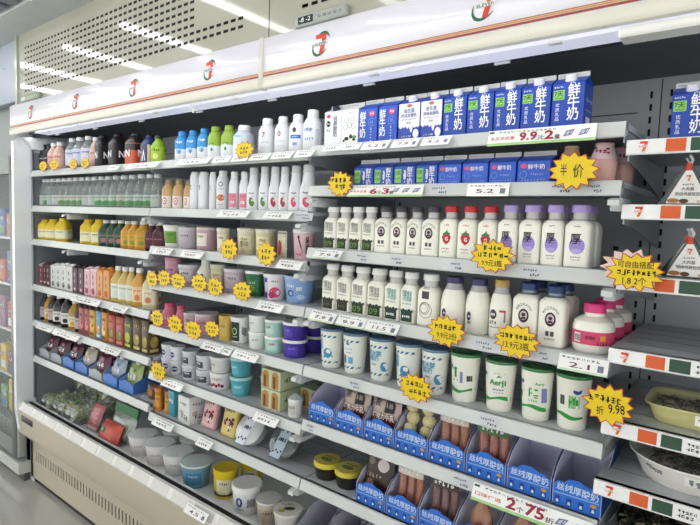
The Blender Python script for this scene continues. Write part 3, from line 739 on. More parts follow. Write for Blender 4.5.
def lb_aer(v):
    def f(b, s):
        nv = mat('#2b4f9c', .5); lv = mat('#7f86c4', .5)
        swoosh(b, s, .036, v*1.6)
        b.mark(s, [(-.034, .103), (-.024, .104), (-.023, .096), (-.029, .092), (-.034, .096)] if v != 3 else [(.012, .103), (.030, .104), (.028, .095), (.020, .092), (.013, .096)], nv)
        if v == 0: b.strokes(s, -.012, .080, .012, .04, 1, GR, seed=3); b.patch(s, -.018, -.004, .060, .064, GR, 1, 1); b.patch(s, .002, .010, .056, .088, lv, 1, 2); b.patch(s, .020, .032, .062, .078, mat('#3f4a3f', .5), 2, 2); b.text(s, 'Aerji', -.018, .094, GR, h=.010, w=.022)
        elif v == 1: b.text(s, 'Aerji', .008, .078, GR, h=.020, w=.042, bold=.03); b.mark(s, [(.006, .092), (.020, .096), (.012, .100)], GR); b.strokes(s, .010, .060, .030, .006, 5, nv, seed=5); b.strokes(s, .012, .052, .026, .004, 4, lv, seed=6); b.patch(s, .0, .028, .104, .1055, GR, 2, 1)
        elif v == 2: b.text(s, 'Aerji', .018, .098, GR, h=.009, w=.020, bold=.02); b.strokes(s, .004, .074, .028, .030, 2, GR, seed=8, t=.05); b.patch(s, .023, .033, .050, .088, lv, 2, 2); b.strokes(s, .004, .054, .024, .006, 4, GR, seed=9); b.mark(s, [(-.034, .070), (-.028, .074), (-.027, .055), (-.033, .056)], GR)
        else: b.patch(s, -.020, -.008, .062, .086, mat('#4b5147', .5), 2, 2); b.patch(s, .002, .026, .056, .088, mat('#8ecb86', .5), 2, 2); b.strokes(s, .014, .072, .02, .022, 3, GR, seed=11)
    return f
for v_, t_ in ((0, 'with code square at right'), (1, 'showing its green script name'), (2, 'turned to its small print'), (3, 'with code square at left')):
    @kind('green_cup_%d' % v_, .090, .090, .138, 'green lidded cup '+t_, 'yogurt cup', 'yogurt_cup')
    def _(r, v=v_): cup(r, .138, .034, .0425, GLID, MILK, lb_aer(v))
# display cartons with a low printed front and S-curved sides
def display_bin(r, w, d, hf, hb, inner, outer, front, text=True):
    a = w/2; prof = [(.0, .0), (d, .0), (d, hb), (.110, hb), (.098, hb*.93), (.086, hb*.84), (.070, hb*.76), (.048, hb*.70), (.026, hb*.62), (.010, hf*1.02), (.002, hf*.92), (0, hf*.9)]
    for s_ in (-1, 1):
        b = MB(); x0, x1 = (s_*a, s_*(a-.0012)); b.prism(prof, min(x0, x1), max(x0, x1), outer, 'x')
        x0, x1 = (s_*(a-.0013), s_*(a-.0024)); b.prism(prof, min(x0, x1), max(x0, x1), inner, 'x'); b.build('side_panel', r, False)
    b = MB(); b.box(-a+.0025, d-.003, .002, a-.0025, d, hb, inner); b.build('back_panel', r, False)
    b = MB(); b.box(-a+.0025, .002, .0, a-.0025, d-.003, .002, inner); b.build('base', r, False)
    b = MB()
    top = [(-a+.003, hf*.78), (-a+.003+w*.10, hf*.92), (-a+w*.24, hf*.90), (-w*.16, hf*1.06), (w*.05, hf*1.10), (w*.18, hf*.98), (w*.30, hf*.96), (a-.003, hf*.80)]
    b.prism([(-a+.003, 0), (a-.003, 0)]+top[::-1], -.0012, .0012, front, 'y')
    if text:
        s = flat(-.0012); lt = mat('#cfe0f4', .5); dk = mat('#123f92', .5)
        b.text(s, '丝绒厚酸奶', .002, hf*.72, lt, h=hf*.30, w=w*.84, bold=.035, rot=-.03); b.mark(s, [(-a+.006, hf*.45), (a-.006, hf*.48), (a-.006, hf*.52), (-a+.006, hf*.49)], mat('#8db4e2', .5))
        for k in range(4): b.patch(s, -a+.008+k*w*.24, -a+.020+k*w*.24, hf*.08, hf*.36, dk, 1, 1); b.mark(s, [(-a+.010+k*w*.24, hf*.12), (-a+.018+k*w*.24, hf*.12), (-a+.016+k*w*.24, hf*.24), (-a+.012+k*w*.24, hf*.24)], lt, .001)
        b.disc(s, a-.018, hf*.36, .007, .005, mat('#c8974a', .5), 10, .001)
    b.build('front_panel', r, False)
BIN_IN = mat('#d3d1e6', .5); BIN_OUT = mat('#1b3f7c', .45); BIN_FR = mat('#2f6fce', .4)
@kind('bin', .1165, .17, .142, 'blue printed display carton with pale inside', 'display carton', 'display_carton', 'blue printed display cartons')
def _(r): display_bin(r, .1155, .17, .068, .142, BIN_IN, BIN_OUT, BIN_FR)
@kind('bin_clear', .135, .24, .12, 'pale grey plastic shelf tray', 'shelf tray', 'shelf_tray', 'shelf trays of pouches')
def _(r): display_bin(r, .133, .24, .050, .10, mat('#b9bec2', .3), mat('#9aa0a4', .3), mat('#a9b0b4', .25), False)
@kind('bin_blue', .135, .24, .12, 'blue plastic shelf tray', 'shelf tray', 'shelf_tray', 'shelf trays of pouches')
def _(r): display_bin(r, .133, .24, .055, .10, mat('#7fa3d2', .4), mat('#3f6cb4', .4), mat('#4f7fca', .35), False)
@kind('bin_white', .115, .26, .13, 'plain pale display carton', 'display carton', 'display_carton', 'plain pale display cartons')
def _(r): display_bin(r, .114, .26, .05, .13, mat('#b9b7c4', .5), mat('#a5a3b4', .5), mat('#c3c2cc', .5), False)

def pillow(b, w, h, d, m, nu=8, nz=10, M=None, seal=.06):
    "sealed flat bag: thin rim, bulging middle; base edge at z=0"
    old = b.M; b.M = M if M is not None else old
    for sgn in (-1, 1):
        vs = []
        for j in range(nz+1):
            for i in range(nu+1):
                u = -w/2+w*i/nu; z = h*j/nz
                q = (1-(abs(2*i/nu-1))**3)*(1-(abs(2*j/nz-1))**4)
                vs.append((u, sgn*(d/2*q**.7+.0006), z))
        fs = [(j*(nu+1)+i, j*(nu+1)+i+1, (j+1)*(nu+1)+i+1, (j+1)*(nu+1)+i) for j in range(nz) for i in range(nu)]
        if sgn > 0: fs = [f[::-1] for f in fs]
        b.add(vs, fs, m)
    b.M = old
def psurf(w, h, d):
    def f(u, z, e):
        q = max(0, (1-abs(2*u/w)**3)*(1-abs(2*z/h-1)**4)); return (u, -(d/2*q**.7+.0006)-e*2, z)
    return f
@kind('choc_pouch', .098, .034, .125, 'silver and brown chocolate milk pouch', 'drink pouch', 'drink_pouch')
def _(r):
    b = MB(); s = psurf(.098, .128, .030); pillow(b, .098, .128, .030, mat('#9a8b82', .22, metal=.35)); b.build('body', r)
    b = MB(); br = mat('#54231c', .35)
    b.patch(s, -.046, .046, .012, .052, br, 10, 4, .0006)
    for k in range(6): b.disc(s, -.038+k*.0155, .052, .009, .008+.004*(k % 2), br, 10, .0005)
    b.text(s, '巧克力牛乳', .0, .066, mat('#e8d9cf', .5), h=.018, w=.074, bold=.04, e=.0018); b.text(s, '巧克力牛乳', .001, .0655, mat('#7a2d25', .5), h=.020, w=.078, bold=.07, e=.0012)
    b.mark(s, [(.002, .078), (.034, .080), (.036, .100), (.028, .116), (.010, .118), (.004, .104)], INK); b.strokes(s, .020, .100, .022, .018, 3, mat('#9a8a80', .5), .0016, seed=9)
    b.text(s, '浓', -.026, .104, INK, h=.026, bold=.05); b.strokes(s, 0, .030, .05, .006, 7, mat('#8b4a3c', .5), seed=5)
    b.build('label', r, False)
FILM = mat('#f4f6f5', .04, coat=1.0, alpha=.05)
@kind('ball_pack', .050, .05, .13, 'clear bag of round pale yellow egg balls', 'snack pack', 'snack_pack')
def _(r):
    for k in range(4):
        b = MB(); b.ball((0.003*(-1)**k, 0, .018+.031*k), .020, .019, .0185, mat('#d8cc94', .4, noise=.12, nscale=60)); b.build('egg_ball', r)
    b = MB(); pillow(b, .052, .142, .046, FILM, M=Matrix.Translation((0, 0, -.004+.004))); b.build('film', r)
    b = MB(); b.patch(psurf(.052, .142, .046), -.016, .016, .124, .138, mat('#b9a54a', .4), 4, 2, .001); b.build('label', r, False)
def sausage_pack(r, m, tip, h=.12):
    for k in range(3):
        x = -.026+.026*k; b = MB()
        pts = [(x+.004*math.sin(i*.5), -.002*math.sin(i*.6+k), .008+(h-.016)*i/8) for i in range(9)]
        b.tube(pts, .0115, m, 10, taper=[.004, .010, .0118, .012, .012, .012, .0118, .010, .004]); b.build('sausage', r)
    b = MB(); pillow(b, .094, h+.010, .032, FILM); b.build('film', r)
    b = MB(); s = psurf(.094, h+.010, .032); b.patch(s, -.040, .040, h*.80, h*.98, tip, 8, 3, .0012); b.strokes(s, 0, h*.89, .06, .010, 5, PAPER, .002, seed=7); b.build('label', r, False)
@kind('sausage_red', .096, .036, .13, 'clear pack of reddish sausages', 'sausage pack', 'sausage_pack')
def _(r): sausage_pack(r, mat('#93402c', .3, coat=.4, noise=.12, nscale=40), mat('#3d6b35', .4))
@kind('sausage_pale', .096, .036, .13, 'clear pack of orange brown sausages with pale label', 'sausage pack', 'sausage_pack')
def _(r): sausage_pack(r, mat('#98502c', .3, coat=.4, noise=.12, nscale=40), mat('#d8cdbb', .4))
@kind('sausage_dark', .096, .036, .13, 'pack of dark red dried sausages', 'sausage pack', 'sausage_pack')
def _(r): sausage_pack(r, mat('#5e241c', .3, coat=.4, noise=.15, nscale=40), mat('#3b2320', .4))
@kind('drumstick_pack', .092, .04, .12, 'vacuum pack of glazed brown chicken leg', 'meat pack', 'meat_pack')
def _(r):
    b = MB(); m = mat('#9a5a2c', .3, coat=.5, noise=.2, nscale=35)
    b.loft([(.008, .006, .006, 2), (.02, .020, .014, 2), (.045, .030, .016, 2), (.07, .027, .015, 2), (.095, .010, .009, 2), (.11, .006, .006, 2), (.114, .009, .008, 2)], m, 16); b.build('chicken_leg', r)
    b = MB(); pillow(b, .090, .125, .036, FILM); b.build('film', r)
@kind('cocoa_pack', .094, .036, .13, 'dark brown snack bag with round pale emblem', 'snack bag', 'snack_bag')
def _(r):
    b = MB(); s = psurf(.094, .13, .030); pillow(b, .094, .13, .030, mat('#382822', .3, noise=.25, nscale=40)); b.build('body', r)
    b = MB(); b.disc(s, .018, .095, .018, .016, mat('#cfc3c0', .5), 16); b.disc(s, -.022, .100, .012, .010, mat('#7d6a60', .5), 12); b.strokes(s, -.01, .066, .06, .012, 5, mat('#a08a7e', .5), seed=4); b.disc(s, -.020, .045, .014, .010, mat('#8a6a58', .5), 10); b.build('label', r, False)
# white-bodied tall dairy bottles of the middle bay
def dairy(r, hw, h, body, capm, label, neckc=None, sq=2.2, capr=.55, shoulder=.66, sleeve=None):
    S = [(0, hw*.92, hw*.92, sq), (.004, hw, hw, sq), (h*shoulder*.6, hw, hw, sq), (h*shoulder, hw*.97, hw*.97, sq), (h*(shoulder+.12), hw*min(.95, max(.74, capr+.16)), hw*min(.95, max(.74, capr+.16)), 2.1), (h*.845, hw*capr*.95, hw*capr*.95, 2)]
    mm = [body]*3+[neckc or body]*2 if sleeve is None else [body]*2+[sleeve]*3
    b = MB(); b.loft(S, body, 24, mats=mm); b.build('body', r)
    cap_ridged(r, h*.835, h, hw*capr*1.06, capm)
    if label:
        b = MB(); label(b, surf(S)); b.build('label', r, False)
BW = mat('#e9ebee', .35, coat=.3)
def lb_blue(b, s): b.strokes(s, 0, .085, .035, .012, 4, PAPER, .002, seed=3); b.disc(s, 0, .045, .014, .014, mat('#9cc2e0', .5)); b.disc(s, .004, .04, .006, .008, mat('#5c8cbc', .5), 10, .0012)
@kind('blue_top', .072, .072, .138, 'white yogurt bottle with bright blue top', 'yogurt bottle', 'yogurt_bottle')
def _(r): dairy(r, .035, .138, BW, mat('#2a86c8', .4), lb_blue, sleeve=mat('#3c93d2', .4))
def lb_greenb(b, s): b.disc(s, -.002, .042, .018, .020, mat('#d7e7ea', .5)); b.disc(s, 0, .040, .006, .008, mat('#6a7f4c', .5), 10, .0014); b.strokes(s, 0, .066, .03, .006, 4, mat('#5a8a3c', .5), seed=3)
@kind('green_top', .080, .080, .145, 'white yogurt bottle with olive green top', 'yogurt bottle', 'yogurt_bottle')
def _(r): dairy(r, .039, .145, BW, mat('#8aa838', .4), lb_greenb, sleeve=mat('#97b444', .4))
@kind('white_top', .082, .082, .150, 'white yogurt bottle with greyish shoulder behind the first starburst', 'yogurt bottle', 'yogurt_bottle')
def _(r): dairy(r, .040, .150, BW, WHITE, lambda b, s: b.strokes(s, .005, .095, .03, .01, 4, mat('#7aa0c8', .5), seed=3), sleeve=mat('#cfd7e2', .35))
def lb_num(n, c): 
    def f(b, s): b.text(s, n, -.006, .080, c, h=.022, bold=.01); b.strokes(s, 0, .050, .035, .004, 6, PALE_INK, seed=5); b.patch(s, -.022, .022, .008, .035, mat('#d9dcdf', .5), 8, 2)
    return f
@kind('seven_bottle', .074, .074, .150, 'white yogurt bottle bearing a red seven', 'yogurt bottle', 'yogurt_bottle')
def _(r): dairy(r, .036, .150, BW, WHITE, lb_num('7', mat('#b03040', .5)))
@kind('zero_bottle', .074, .074, .152, 'white yogurt bottle bearing a red nought', 'yogurt bottle', 'yogurt_bottle')
def _(r): dairy(r, .036, .152, BW, WHITE, lb_num('0', mat('#b03040', .5)))
def lb_bluebar(b, s): b.disc(s, -.004, .090, .008, .010, mat('#5a4a55', .5)); b.patch(s, -.020, .022, .056, .070, mat('#2f78c4', .5), 8, 2); b.strokes(s, 0, .063, .025, .006, 4, PAPER, .002, seed=4); b.strokes(s, 0, .035, .02, .012, 3, mat('#4f88c4', .5), seed=6)
@kind('bluebar_bottle', .074, .074, .154, 'white yogurt bottle with a blue bar on its label', 'yogurt bottle', 'yogurt_bottle')
def _(r): dairy(r, .036, .154, BW, WHITE, lb_bluebar)
def lb_bluetx(b, s): b.text(s, '0蔗糖', -.010, .082, mat('#4a6aa8', .5), h=.014, w=.034, bold=.02); b.strokes(s, -.006, .048, .036, .012, 4, mat('#8fb0d8', .5), seed=6); b.patch(s, .018, .030, .02, .085, mat('#c9ced4', .5), 4, 2)
@kind('bluetext_bottle', .076, .076, .160, 'white yogurt bottle with small blue lettering', 'yogurt bottle', 'yogurt_bottle')
def _(r): dairy(r, .037, .160, BW, WHITE, lb_bluetx)
def lb_circ(b, s): b.patch(s, -.03, .03, .005, .055, mat('#e8e0d8', .5), 8, 2); b.disc(s, -.004, .034, .012, .015, mat('#c04048', .5)); b.disc(s, -.004, .034, .009, .011, mat('#f1e7e2', .5), 14, .0012); b.strokes(s, -.004, .034, .010, .01, 2, mat('#c04048', .5), .0018, seed=4)
@kind('oat_bottle', .070, .070, .125, 'tan oat bottle with red ring label', 'drink bottle', 'drink_bottle')
def _(r): dairy(r, .034, .125, mat('#c9a877', .4), mat('#a58e62', .4), lb_circ)
@kind('slim_white', .056, .056, .165, 'slim plain white bottle turned sideways', 'drink bottle', 'drink_bottle')
def _(r): dairy(r, .0275, .160, BW, WHITE, lambda b, s: b.strokes(s, 0, .09, .012, .03, 1, PALE_INK, seed=3), capr=.75, shoulder=.8)
def lb_peach(b, s):
    o = mat('#d9683c', .5); b.disc(s, .002, .052, .018, .014, o); b.disc(s, -.008, .055, .009, .009, mat('#e58a58', .5), 10, .0012); b.mark(s, [(-.026, .056), (-.016, .058), (-.018, .048), (-.025, .048)], mat('#6d9a45', .5)); b.disc(s, 0, .108, .012, .010, mat('#3c6b70', .5)); b.disc(s, 0, .108, .009, .007, BW, 10, .0012); b.strokes(s, 0, .024, .03, .006, 5, mat('#c85a4a', .5), seed=4); b.strokes(s, 0, .088, .026, .006, 5, PALE_INK, seed=5)
@kind('peach_bottle', .068, .068, .165, 'white juice milk bottle with orange fruit print', 'drink bottle', 'drink_bottle')
def _(r): dairy(r, .0335, .165, BW, WHITE, lb_peach, capr=.62, shoulder=.74)
def lb_pink(b, s): b.patch(s, -.027, .027, .012, .066, mat('#e58a9c', .5), 8, 2); b.strokes(s, 0, .055, .03, .006, 4, RED, .002, seed=3); b.strokes(s, 0, .032, .03, .014, 3, PAPER, .002, seed=4)
@kind('pink_label', .060, .060, .150, 'small white bottle with pink label', 'drink bottle', 'drink_bottle')
def _(r): dairy(r, .0295, .150, BW, WHITE, lb_pink, capr=.62)
def lb_fruit(c, sd):
    def f(b, s):
        b.disc(s, -.002, .036, .012, .016, mat(c, .5)); b.disc(s, .003, .028, .012, .012, mat(c, .5), 12, .0006); b.disc(s, .004, .040, .004, .005, mat('#f3e6e6', .5), 8, .0012)
        b.strokes(s, 0, .066, .03, .007, 4, INK, seed=sd); b.strokes(s, .010, .056, .016, .004, 3, PALE_INK, seed=sd+1)
    return f
for nm, c_, t_ in (('kiwi', '#5f8a3a', 'green leaf'), ('straw', '#b23a44', 'dark red fruit'), ('guava', '#d85a78', 'pink fruit')):
    @kind('yog_'+nm, .070, .070, .165, 'white yogurt drink bottle with %s print' % t_, 'yogurt bottle', 'yogurt_bottle')
    def _(r, c=c_): dairy(r, .034, .165, BW, mat('#d9dadb', .4), lb_fruit(c, 3), capr=.66, shoulder=.50, sq=3)
# round tubs
def tub(r, rb, rt, h, lidm, body, label=None, lidh=.012, p=2.0, clear=False, band=None):
    S = [(0, rb*.95, rb*.95, p), (.003, rb, rb, p), (h-lidh, rt, rt, p)]
    b = MB(); b.loft(S, body, 28); 
    if band: b.loft([(h*band[0], rb+(rt-rb)*band[0]+.0005, rb+(rt-rb)*band[0]+.0005, p), (h*band[1], rb+(rt-rb)*band[1]+.0005, rb+(rt-rb)*band[1]+.0005, p)], band[2], 28, (False, False))
    b.build('body', r)
    b = MB(); b.loft([(h-lidh, rt*1.05, rt*1.05, p), (h-.002, rt*1.05, rt*1.05, p), (h, rt*1.0, rt*1.0, p), (h-.0015, rt*.9, rt*.9, p)], lidm, 28); b.build('lid', r)
    if label:
        b = MB(); label(b, surf(S)); b.build('label', r, False)
def simple(col, t=None, tc='#ffffff', fr=None, z=.5, H=.1, u=0):
    def f(b, s):
        if col: b.patch(s, -.028+u, .028+u, H*.18, H*.72, mat(col, .5), 8, 3)
        if fr: b.disc(s, u, H*.36, .013, .013, mat(fr, .5), 12, .0012)
        b.strokes(s, u, H*.58, .034, .010, 4, mat(tc, .5), .0016, seed=len(col or 'x')+ord((col or 'xy')[1])); 
        if t: b.text(s, t, u, H*.4, mat(tc, .5), h=H*.22, bold=.02, e=.002)
    return f
TB = {
 # name: (rb, rt, h, lid, body, label, description, stack-ok)
 'cup_greenlabel': (.036, .044, .090, '#e9ece6', '#e9ece6', simple('#6fa03a', None, '#3a6a20', H=.09), 'white cup with bright green label and leaf'),
 'jar_grey': (.042, .042, .088, '#c9c6c8', '#bdb4bc', simple(None, None, '#6a5a66', H=.09), 'greyish lilac lidded jar'),
 'jar_mauve': (.044, .044, .088, '#cfc0c2', '#b79aa0', simple('#e6dfcf', None, '#5a6a3a', H=.09, u=-.012), 'mauve lidded jar with cream label'),
 'tub_cream': (.036, .040, .088, '#e4dfcf', '#ddd3b8', simple('#efe8cf', None, '#7a6a3a', H=.09), 'cream tub behind a yellow starburst'),
 'tub_ivory': (.042, .046, .090, '#e4e0cc', '#e0d9b8', simple('#efe9c8', '原味', '#9a8f4a', H=.09), 'ivory lidded tub with yellow lettering'),
 'tub_yellowish': (.044, .046, .090, '#ddd9c6', '#d8d0a4', simple('#ece4b4', None, '#8a7a2a', H=.09), 'pale yellow lidded tub'),
 'tub_pinkbig': (.048, .056, .094, '#f1eef0', '#e8c3ca', None, 'pale pink lidded tub with black lady figure'),
 'jar_pinkdrink': (.030, .034, .090, '#c87f98', '#d5a3b3', simple('#e2b6c4', None, '#8a3a5a', H=.08), 'pink capped jar behind small starbursts'),
 'pot_lilac': (.045, .052, .070, '#d9dbe0', '#c9c6d4', simple('#e9e7ee', None, '#3a3a55', H=.07), 'low white pot with lilac foot'),
 'jar_olive': (.038, .042, .088, '#cfd0be', '#cfcaa0', simple('#dcd8b4', None, '#5a6a2a', H=.09), 'pale olive lidded jar'),
 'jar_lilac': (.044, .047, .086, '#d6d2d6', '#c3b3bf', simple('#d6c8d0', None, '#6a4a5c', H=.09), 'dusty lilac lidded jar'),
 'tub_green': (.040, .050, .098, '#eef0ea', '#2d6b45', simple('#3f8a58', None, '#d8e8c8', fr='#7ab04a', H=.09), 'dark green tub with white lid'),
 'tub_tricolour': (.042, .050, .105, '#f0eef0', '#ede8ea', None, 'white tub with purple stripe and pink berry print'),
 'tub_paleblue': (.052, .064, .110, '#a9bfe2', '#8fb0dc', None, 'large pale blue tub with navy print'),
 'tub_whitepink': (.040, .044, .066, '#e9e4e2', '#e4d3d2', simple('#eadcd8', None, '#a06070', H=.07), 'white and pink tub behind starbursts'),
 'tub_roselid': (.046, .050, .070, '#cfc4c6', '#d8b8bc', simple(None, None, '#a05a6a', H=.07), 'rosy tub with pale grey lid'),
 'tub_gold': (.040, .044, .080, '#d8b652', '#e0bf5c', simple('#ecd27a', None, '#9a6a1a', H=.08), 'yellow tub with yellow lid'),
 'tub_darkring': (.046, .052, .112, '#f0f1ee', '#e9ebe6', None, 'white lidded tub with dark green panel and ring emblem'),
 'tub_white': (.046, .050, .064, '#f1f1ef', '#e6e8e4', simple(None, None, '#8aa09a', H=.06), 'white lidded tub'),
 'tub_mint': (.048, .052, .062, '#f1f1ef', '#a8d3c3', simple('#bfe0d2', None, '#b04a5a', H=.06), 'mint tub with white lid'),
 'tub_purple': (.054, .058, .064, '#f1f1f1', '#43309a', simple('#553fae', None, '#8a78d8', H=.06), 'purple tub with white lid'),
 'tub_navybrand': (.042, .048, .062, '#e3e6ea', '#dfe4ea', None, 'small white tub with navy oval mark'),
 'tub_greyband': (.044, .049, .062, '#d5d8dc', '#c9cdd2', simple('#4a4d55', None, '#e8e8e8', H=.05), 'small grey tub with dark band'),
 'tub_berry': (.050, .057, .068, '#f0eeee', '#ece4e4', None, 'white tub with red berry print'),
 'tub_plainpot': (.048, .056, .066, '#eceaea', '#dcdad8', simple(None, None, '#9a8a8a', H=.06), 'plain whitish tub with pale lid'),
 'tub_teal': (.044, .054, .078, '#a6d2d6', '#4e9fae', simple('#63b3bf', None, '#e8f4f4', H=.07), 'teal tub with pale teal lid'),
 'cup_whitelow': (.040, .046, .075, '#eff1ef', '#dfe6e4', simple(None, None, '#9ab0b4', H=.07), 'white cup half hidden behind the teal tubs'),
}
def special(nm):
    if nm == 'tub_pinkbig':
        def f(b, s):
            b.disc(s, -.014, .070, .006, .005, INK, 10); b.mark(s, [(-.018, .066), (-.010, .066), (.004, .036), (-.002, .036)], INK); b.mark(s, [(.0, .04), (.010, .022), (.007, .021), (-.003, .038)], mat('#c05a70', .5)); b.strokes(s, -.012, .016, .036, .008, 4, RED, seed=3)
            b.text(s, '希\n腊', .030, .045, INK, h=.055, w=.018, bold=.05)
        return f
    if nm == 'tub_tricolour':
        def f(b, s):
            b.patch(s, -.040, -.022, .004, .088, mat('#5a45a8', .5), 5, 4); b.strokes(s, -.030, .05, .008, .05, 1, PAPER, .0014, seed=4); b.disc(s, .010, .030, .022, .022, mat('#d64a6a', .5)); b.disc(s, -.002, .020, .014, .014, mat('#b83a5c', .5), 12, .0012); b.strokes(s, .010, .075, .032, .008, 4, INK, seed=5)
        return f
    if nm == 'tub_paleblue':
        def f(b, s):
            nv = mat('#27406f', .5); b.strokes(s, -.020, .070, .040, .012, 4, mat('#dfeaf7', .5), seed=3); b.disc(s, -.020, .040, .014, .014, nv); b.disc(s, -.018, .040, .009, .009, mat('#8fb0dc', .4), 12, .0012); b.strokes(s, .018, .060, .026, .02, 3, mat('#dfeaf7', .5), seed=6); b.disc(s, .022, .026, .016, .010, mat('#b9d0ee', .5))
        return f
    if nm == 'tub_darkring':
        def f(b, s):
            b.patch(s, -.040, .012, .010, .092, mat('#1d3a2b', .5), 8, 3); vs = []
            for i in range(17):
                t = 2*math.pi*i/16
                for q in (.014, .010): vs.append(s(-.014+q*math.cos(t), .052+q*1.15*math.sin(t), .0012))
            b.add(vs, [(2*i, 2*i+1, 2*i+3, 2*i+2) for i in range(16)], mat('#cfe0b0', .5)); b.strokes(s, -.014, .028, .03, .006, 5, PAPER, .0014, seed=2); b.strokes(s, .032, .05, .016, .05, 2, PALE_INK, seed=3)
        return f
    if nm == 'tub_navybrand':
        def f(b, s): b.disc(s, .0, .026, .022, .013, mat('#22377f', .5)); b.strokes(s, 0, .026, .030, .008, 4, PAPER, .0016, seed=3)
        return f
    if nm == 'tub_berry':
        def f(b, s):
            b.strokes(s, 0, .044, .05, .010, 5, mat('#6a6a70', .5), seed=3)
            for k in range(5): b.disc(s, -.030+k*.014, .016+.005*(k % 2), .007, .007, mat('#a02238' if k % 2 else '#5a1a34', .5), 10, .001)
        return f
for nm, (rb, rt, h, lid, body, lab, desc) in TB.items():
    @kind(nm, 2*rt*1.06, 2*rt*1.06, h, desc, 'tub' if 'tub' in desc else ('jar' if 'jar' in desc else 'pot'), 'yogurt_tub' if 'tub' in desc else ('lidded_jar' if 'jar' in desc else 'yogurt_pot'))
    def _(r, nm=nm, rb=rb, rt=rt, h=h, lid=lid, body=body, lab=lab):
        tub(r, rb, rt, h, mat(lid, .35, coat=.2), mat(body, .35, coat=.2), lab or special(nm), lidh=.012 if h > .075 else .010)
@kind('fruit_bag', .085, .03, .092, 'clear bag with a red fruit shape', 'snack bag', 'snack_bag')
def _(r):
    b = MB(); pillow(b, .085, .092, .026, mat('#c9c2ae', .3)); b.build('body', r)
    b = MB(); s = psurf(.085, .092, .026); b.disc(s, -.012, .036, .018, .026, mat('#a82430', .4)); b.patch(s, .012, .034, .02, .07, mat('#e3dcbc', .5), 3, 3); b.patch(s, -.036, .036, .082, .088, mat('#8d8a84', .4), 6, 1); b.build('label', r, False)
@kind('round_white', .074, .074, .098, 'round shouldered white bottle printed with a navy 0', 'yogurt bottle', 'yogurt_bottle')
def _(r): dairy(r, .036, .098, MILK, WHITE, lambda b, s: b.text(s, '0', 0, .038, mat('#2a3f7a', .5), h=.026, w=.016, bold=.02), capr=.5, shoulder=.55)
@kind('pink_round', .066, .066, .080, 'bright pink round bottle with pink cap', 'drink bottle', 'drink_bottle')
def _(r): dairy(r, .032, .080, mat('#d9768f', .35), mat('#cf4f74', .4), lambda b, s: b.strokes(s, 0, .03, .03, .012, 3, PAPER, .0016, seed=3), capr=.55, shoulder=.5)
# drinks of the far left bay
def drink(r, hw, h, body, capm, label=None, p=2.2, capr=.5, sh=.62, neck=None):
    S = [(0, hw*.9, hw*.9, p), (.004, hw, hw, p), (h*sh, hw, hw, p), (h*(sh+.14), hw*.74, hw*.74, max(2, p*.6)), (h*(sh+.24), hw*capr*.9, hw*capr*.9, 2), (h*.89, hw*capr*.9, hw*capr*.9, 2)]
    b = MB(); b.loft(S, body, 18, mats=[body]*3+[neck or body]*2); b.build('body', r)
    cap_ridged(r, h*.885, h, hw*capr*1.08, capm)
    if label:
        b = MB(); label(b, surf(S)); 
        # the same print on the side facing the aisle's near end
        old = list(zip(b.v, [0]*len(b.v))); b.build('label', r, False)
def around(col, z0, z1, hw, p=2.2, fr=None, tc='#ffffff', H=.13, txt=None):
    def f(b, s):
        b.loft([(z0*H, hw*1.012, hw*1.012, p), (z1*H, hw*1.012, hw*1.012, p)], mat(col, .45), 18, (False, False))
        sr = lambda u, z, e: (-s(u, z, e+.0006)[1], s(u, z, e)[0], z)
        for q in (lambda u, z, e: (s(u, z, e+.0006)), sr):
            if fr: b.disc(q, 0, (z0+.3*(z1-z0))*H, hw*.42, hw*.42, mat(fr, .5), 10, .001)
            if txt: b.text(q, txt, 0, (z0+z1)/2*H, mat(tc, .5), h=hw*.9, bold=.03, e=.0016)
            else: b.strokes(q, 0, (z0+.75*(z1-z0))*H, hw*1.2, hw*.3, 4, mat(tc, .5), .0016, seed=len(col)+ord(col[2]))
    return f
CAPW = mat('#e4e4e2', .4); CAPK = mat('#1c1c1e', .4); CLEARB = mat('#b4bfbc', .08, coat=.9, alpha=.36)
@kind('dark_drink', .058, .058, .125, 'black drink bottle with pale lettering', 'drink bottle', 'drink_bottle')
def _(r): drink(r, .028, .125, mat('#1d1a1d', .3), CAPK, around('#26242a', .1, .6, .028, H=.125, tc='#d8d8d8'))
@kind('peach_drink', .058, .058, .125, 'pinkish peach drink bottle with white cap', 'drink bottle', 'drink_bottle')
def _(r): drink(r, .028, .125, mat('#c9a59a', .3), CAPW, around('#d8b3a6', .1, .6, .028, H=.125, tc='#a03a30'))
@kind('blue_label_drink', .06, .06, .135, 'clear drink bottle with pale label and blue lettering', 'drink bottle', 'drink_bottle')
def _(r): drink(r, .029, .135, CLEARB, CAPW, around('#c9cbd8', .12, .62, .029, H=.135, tc='#3a4a9c'))
@kind('n_black', .062, .062, .130, 'black square drink bottle with large white N', 'drink bottle', 'drink_bottle')
def _(r): drink(r, .030, .130, mat('#222022', .35), CAPK, around('#232124', .08, .66, .030, 5, H=.130, txt='N', tc='#e8e8e8'), p=5, sh=.7)
@kind('n_orange', .066, .066, .128, 'orange and black square drink bottle with white N', 'drink bottle', 'drink_bottle')
def _(r): 
    drink(r, .032, .128, mat('#2a2322', .35), CAPK, lambda b, s: (around('#c9573a', .05, .68, .032, 5, H=.128, txt='N', tc='#f0f0f0')(b, s), b.loft([(.058, .0328, .0328, 5), (.084, .0328, .0328, 5)], mat('#2a2322', .4), 18, (False, False))), p=5, sh=.72)
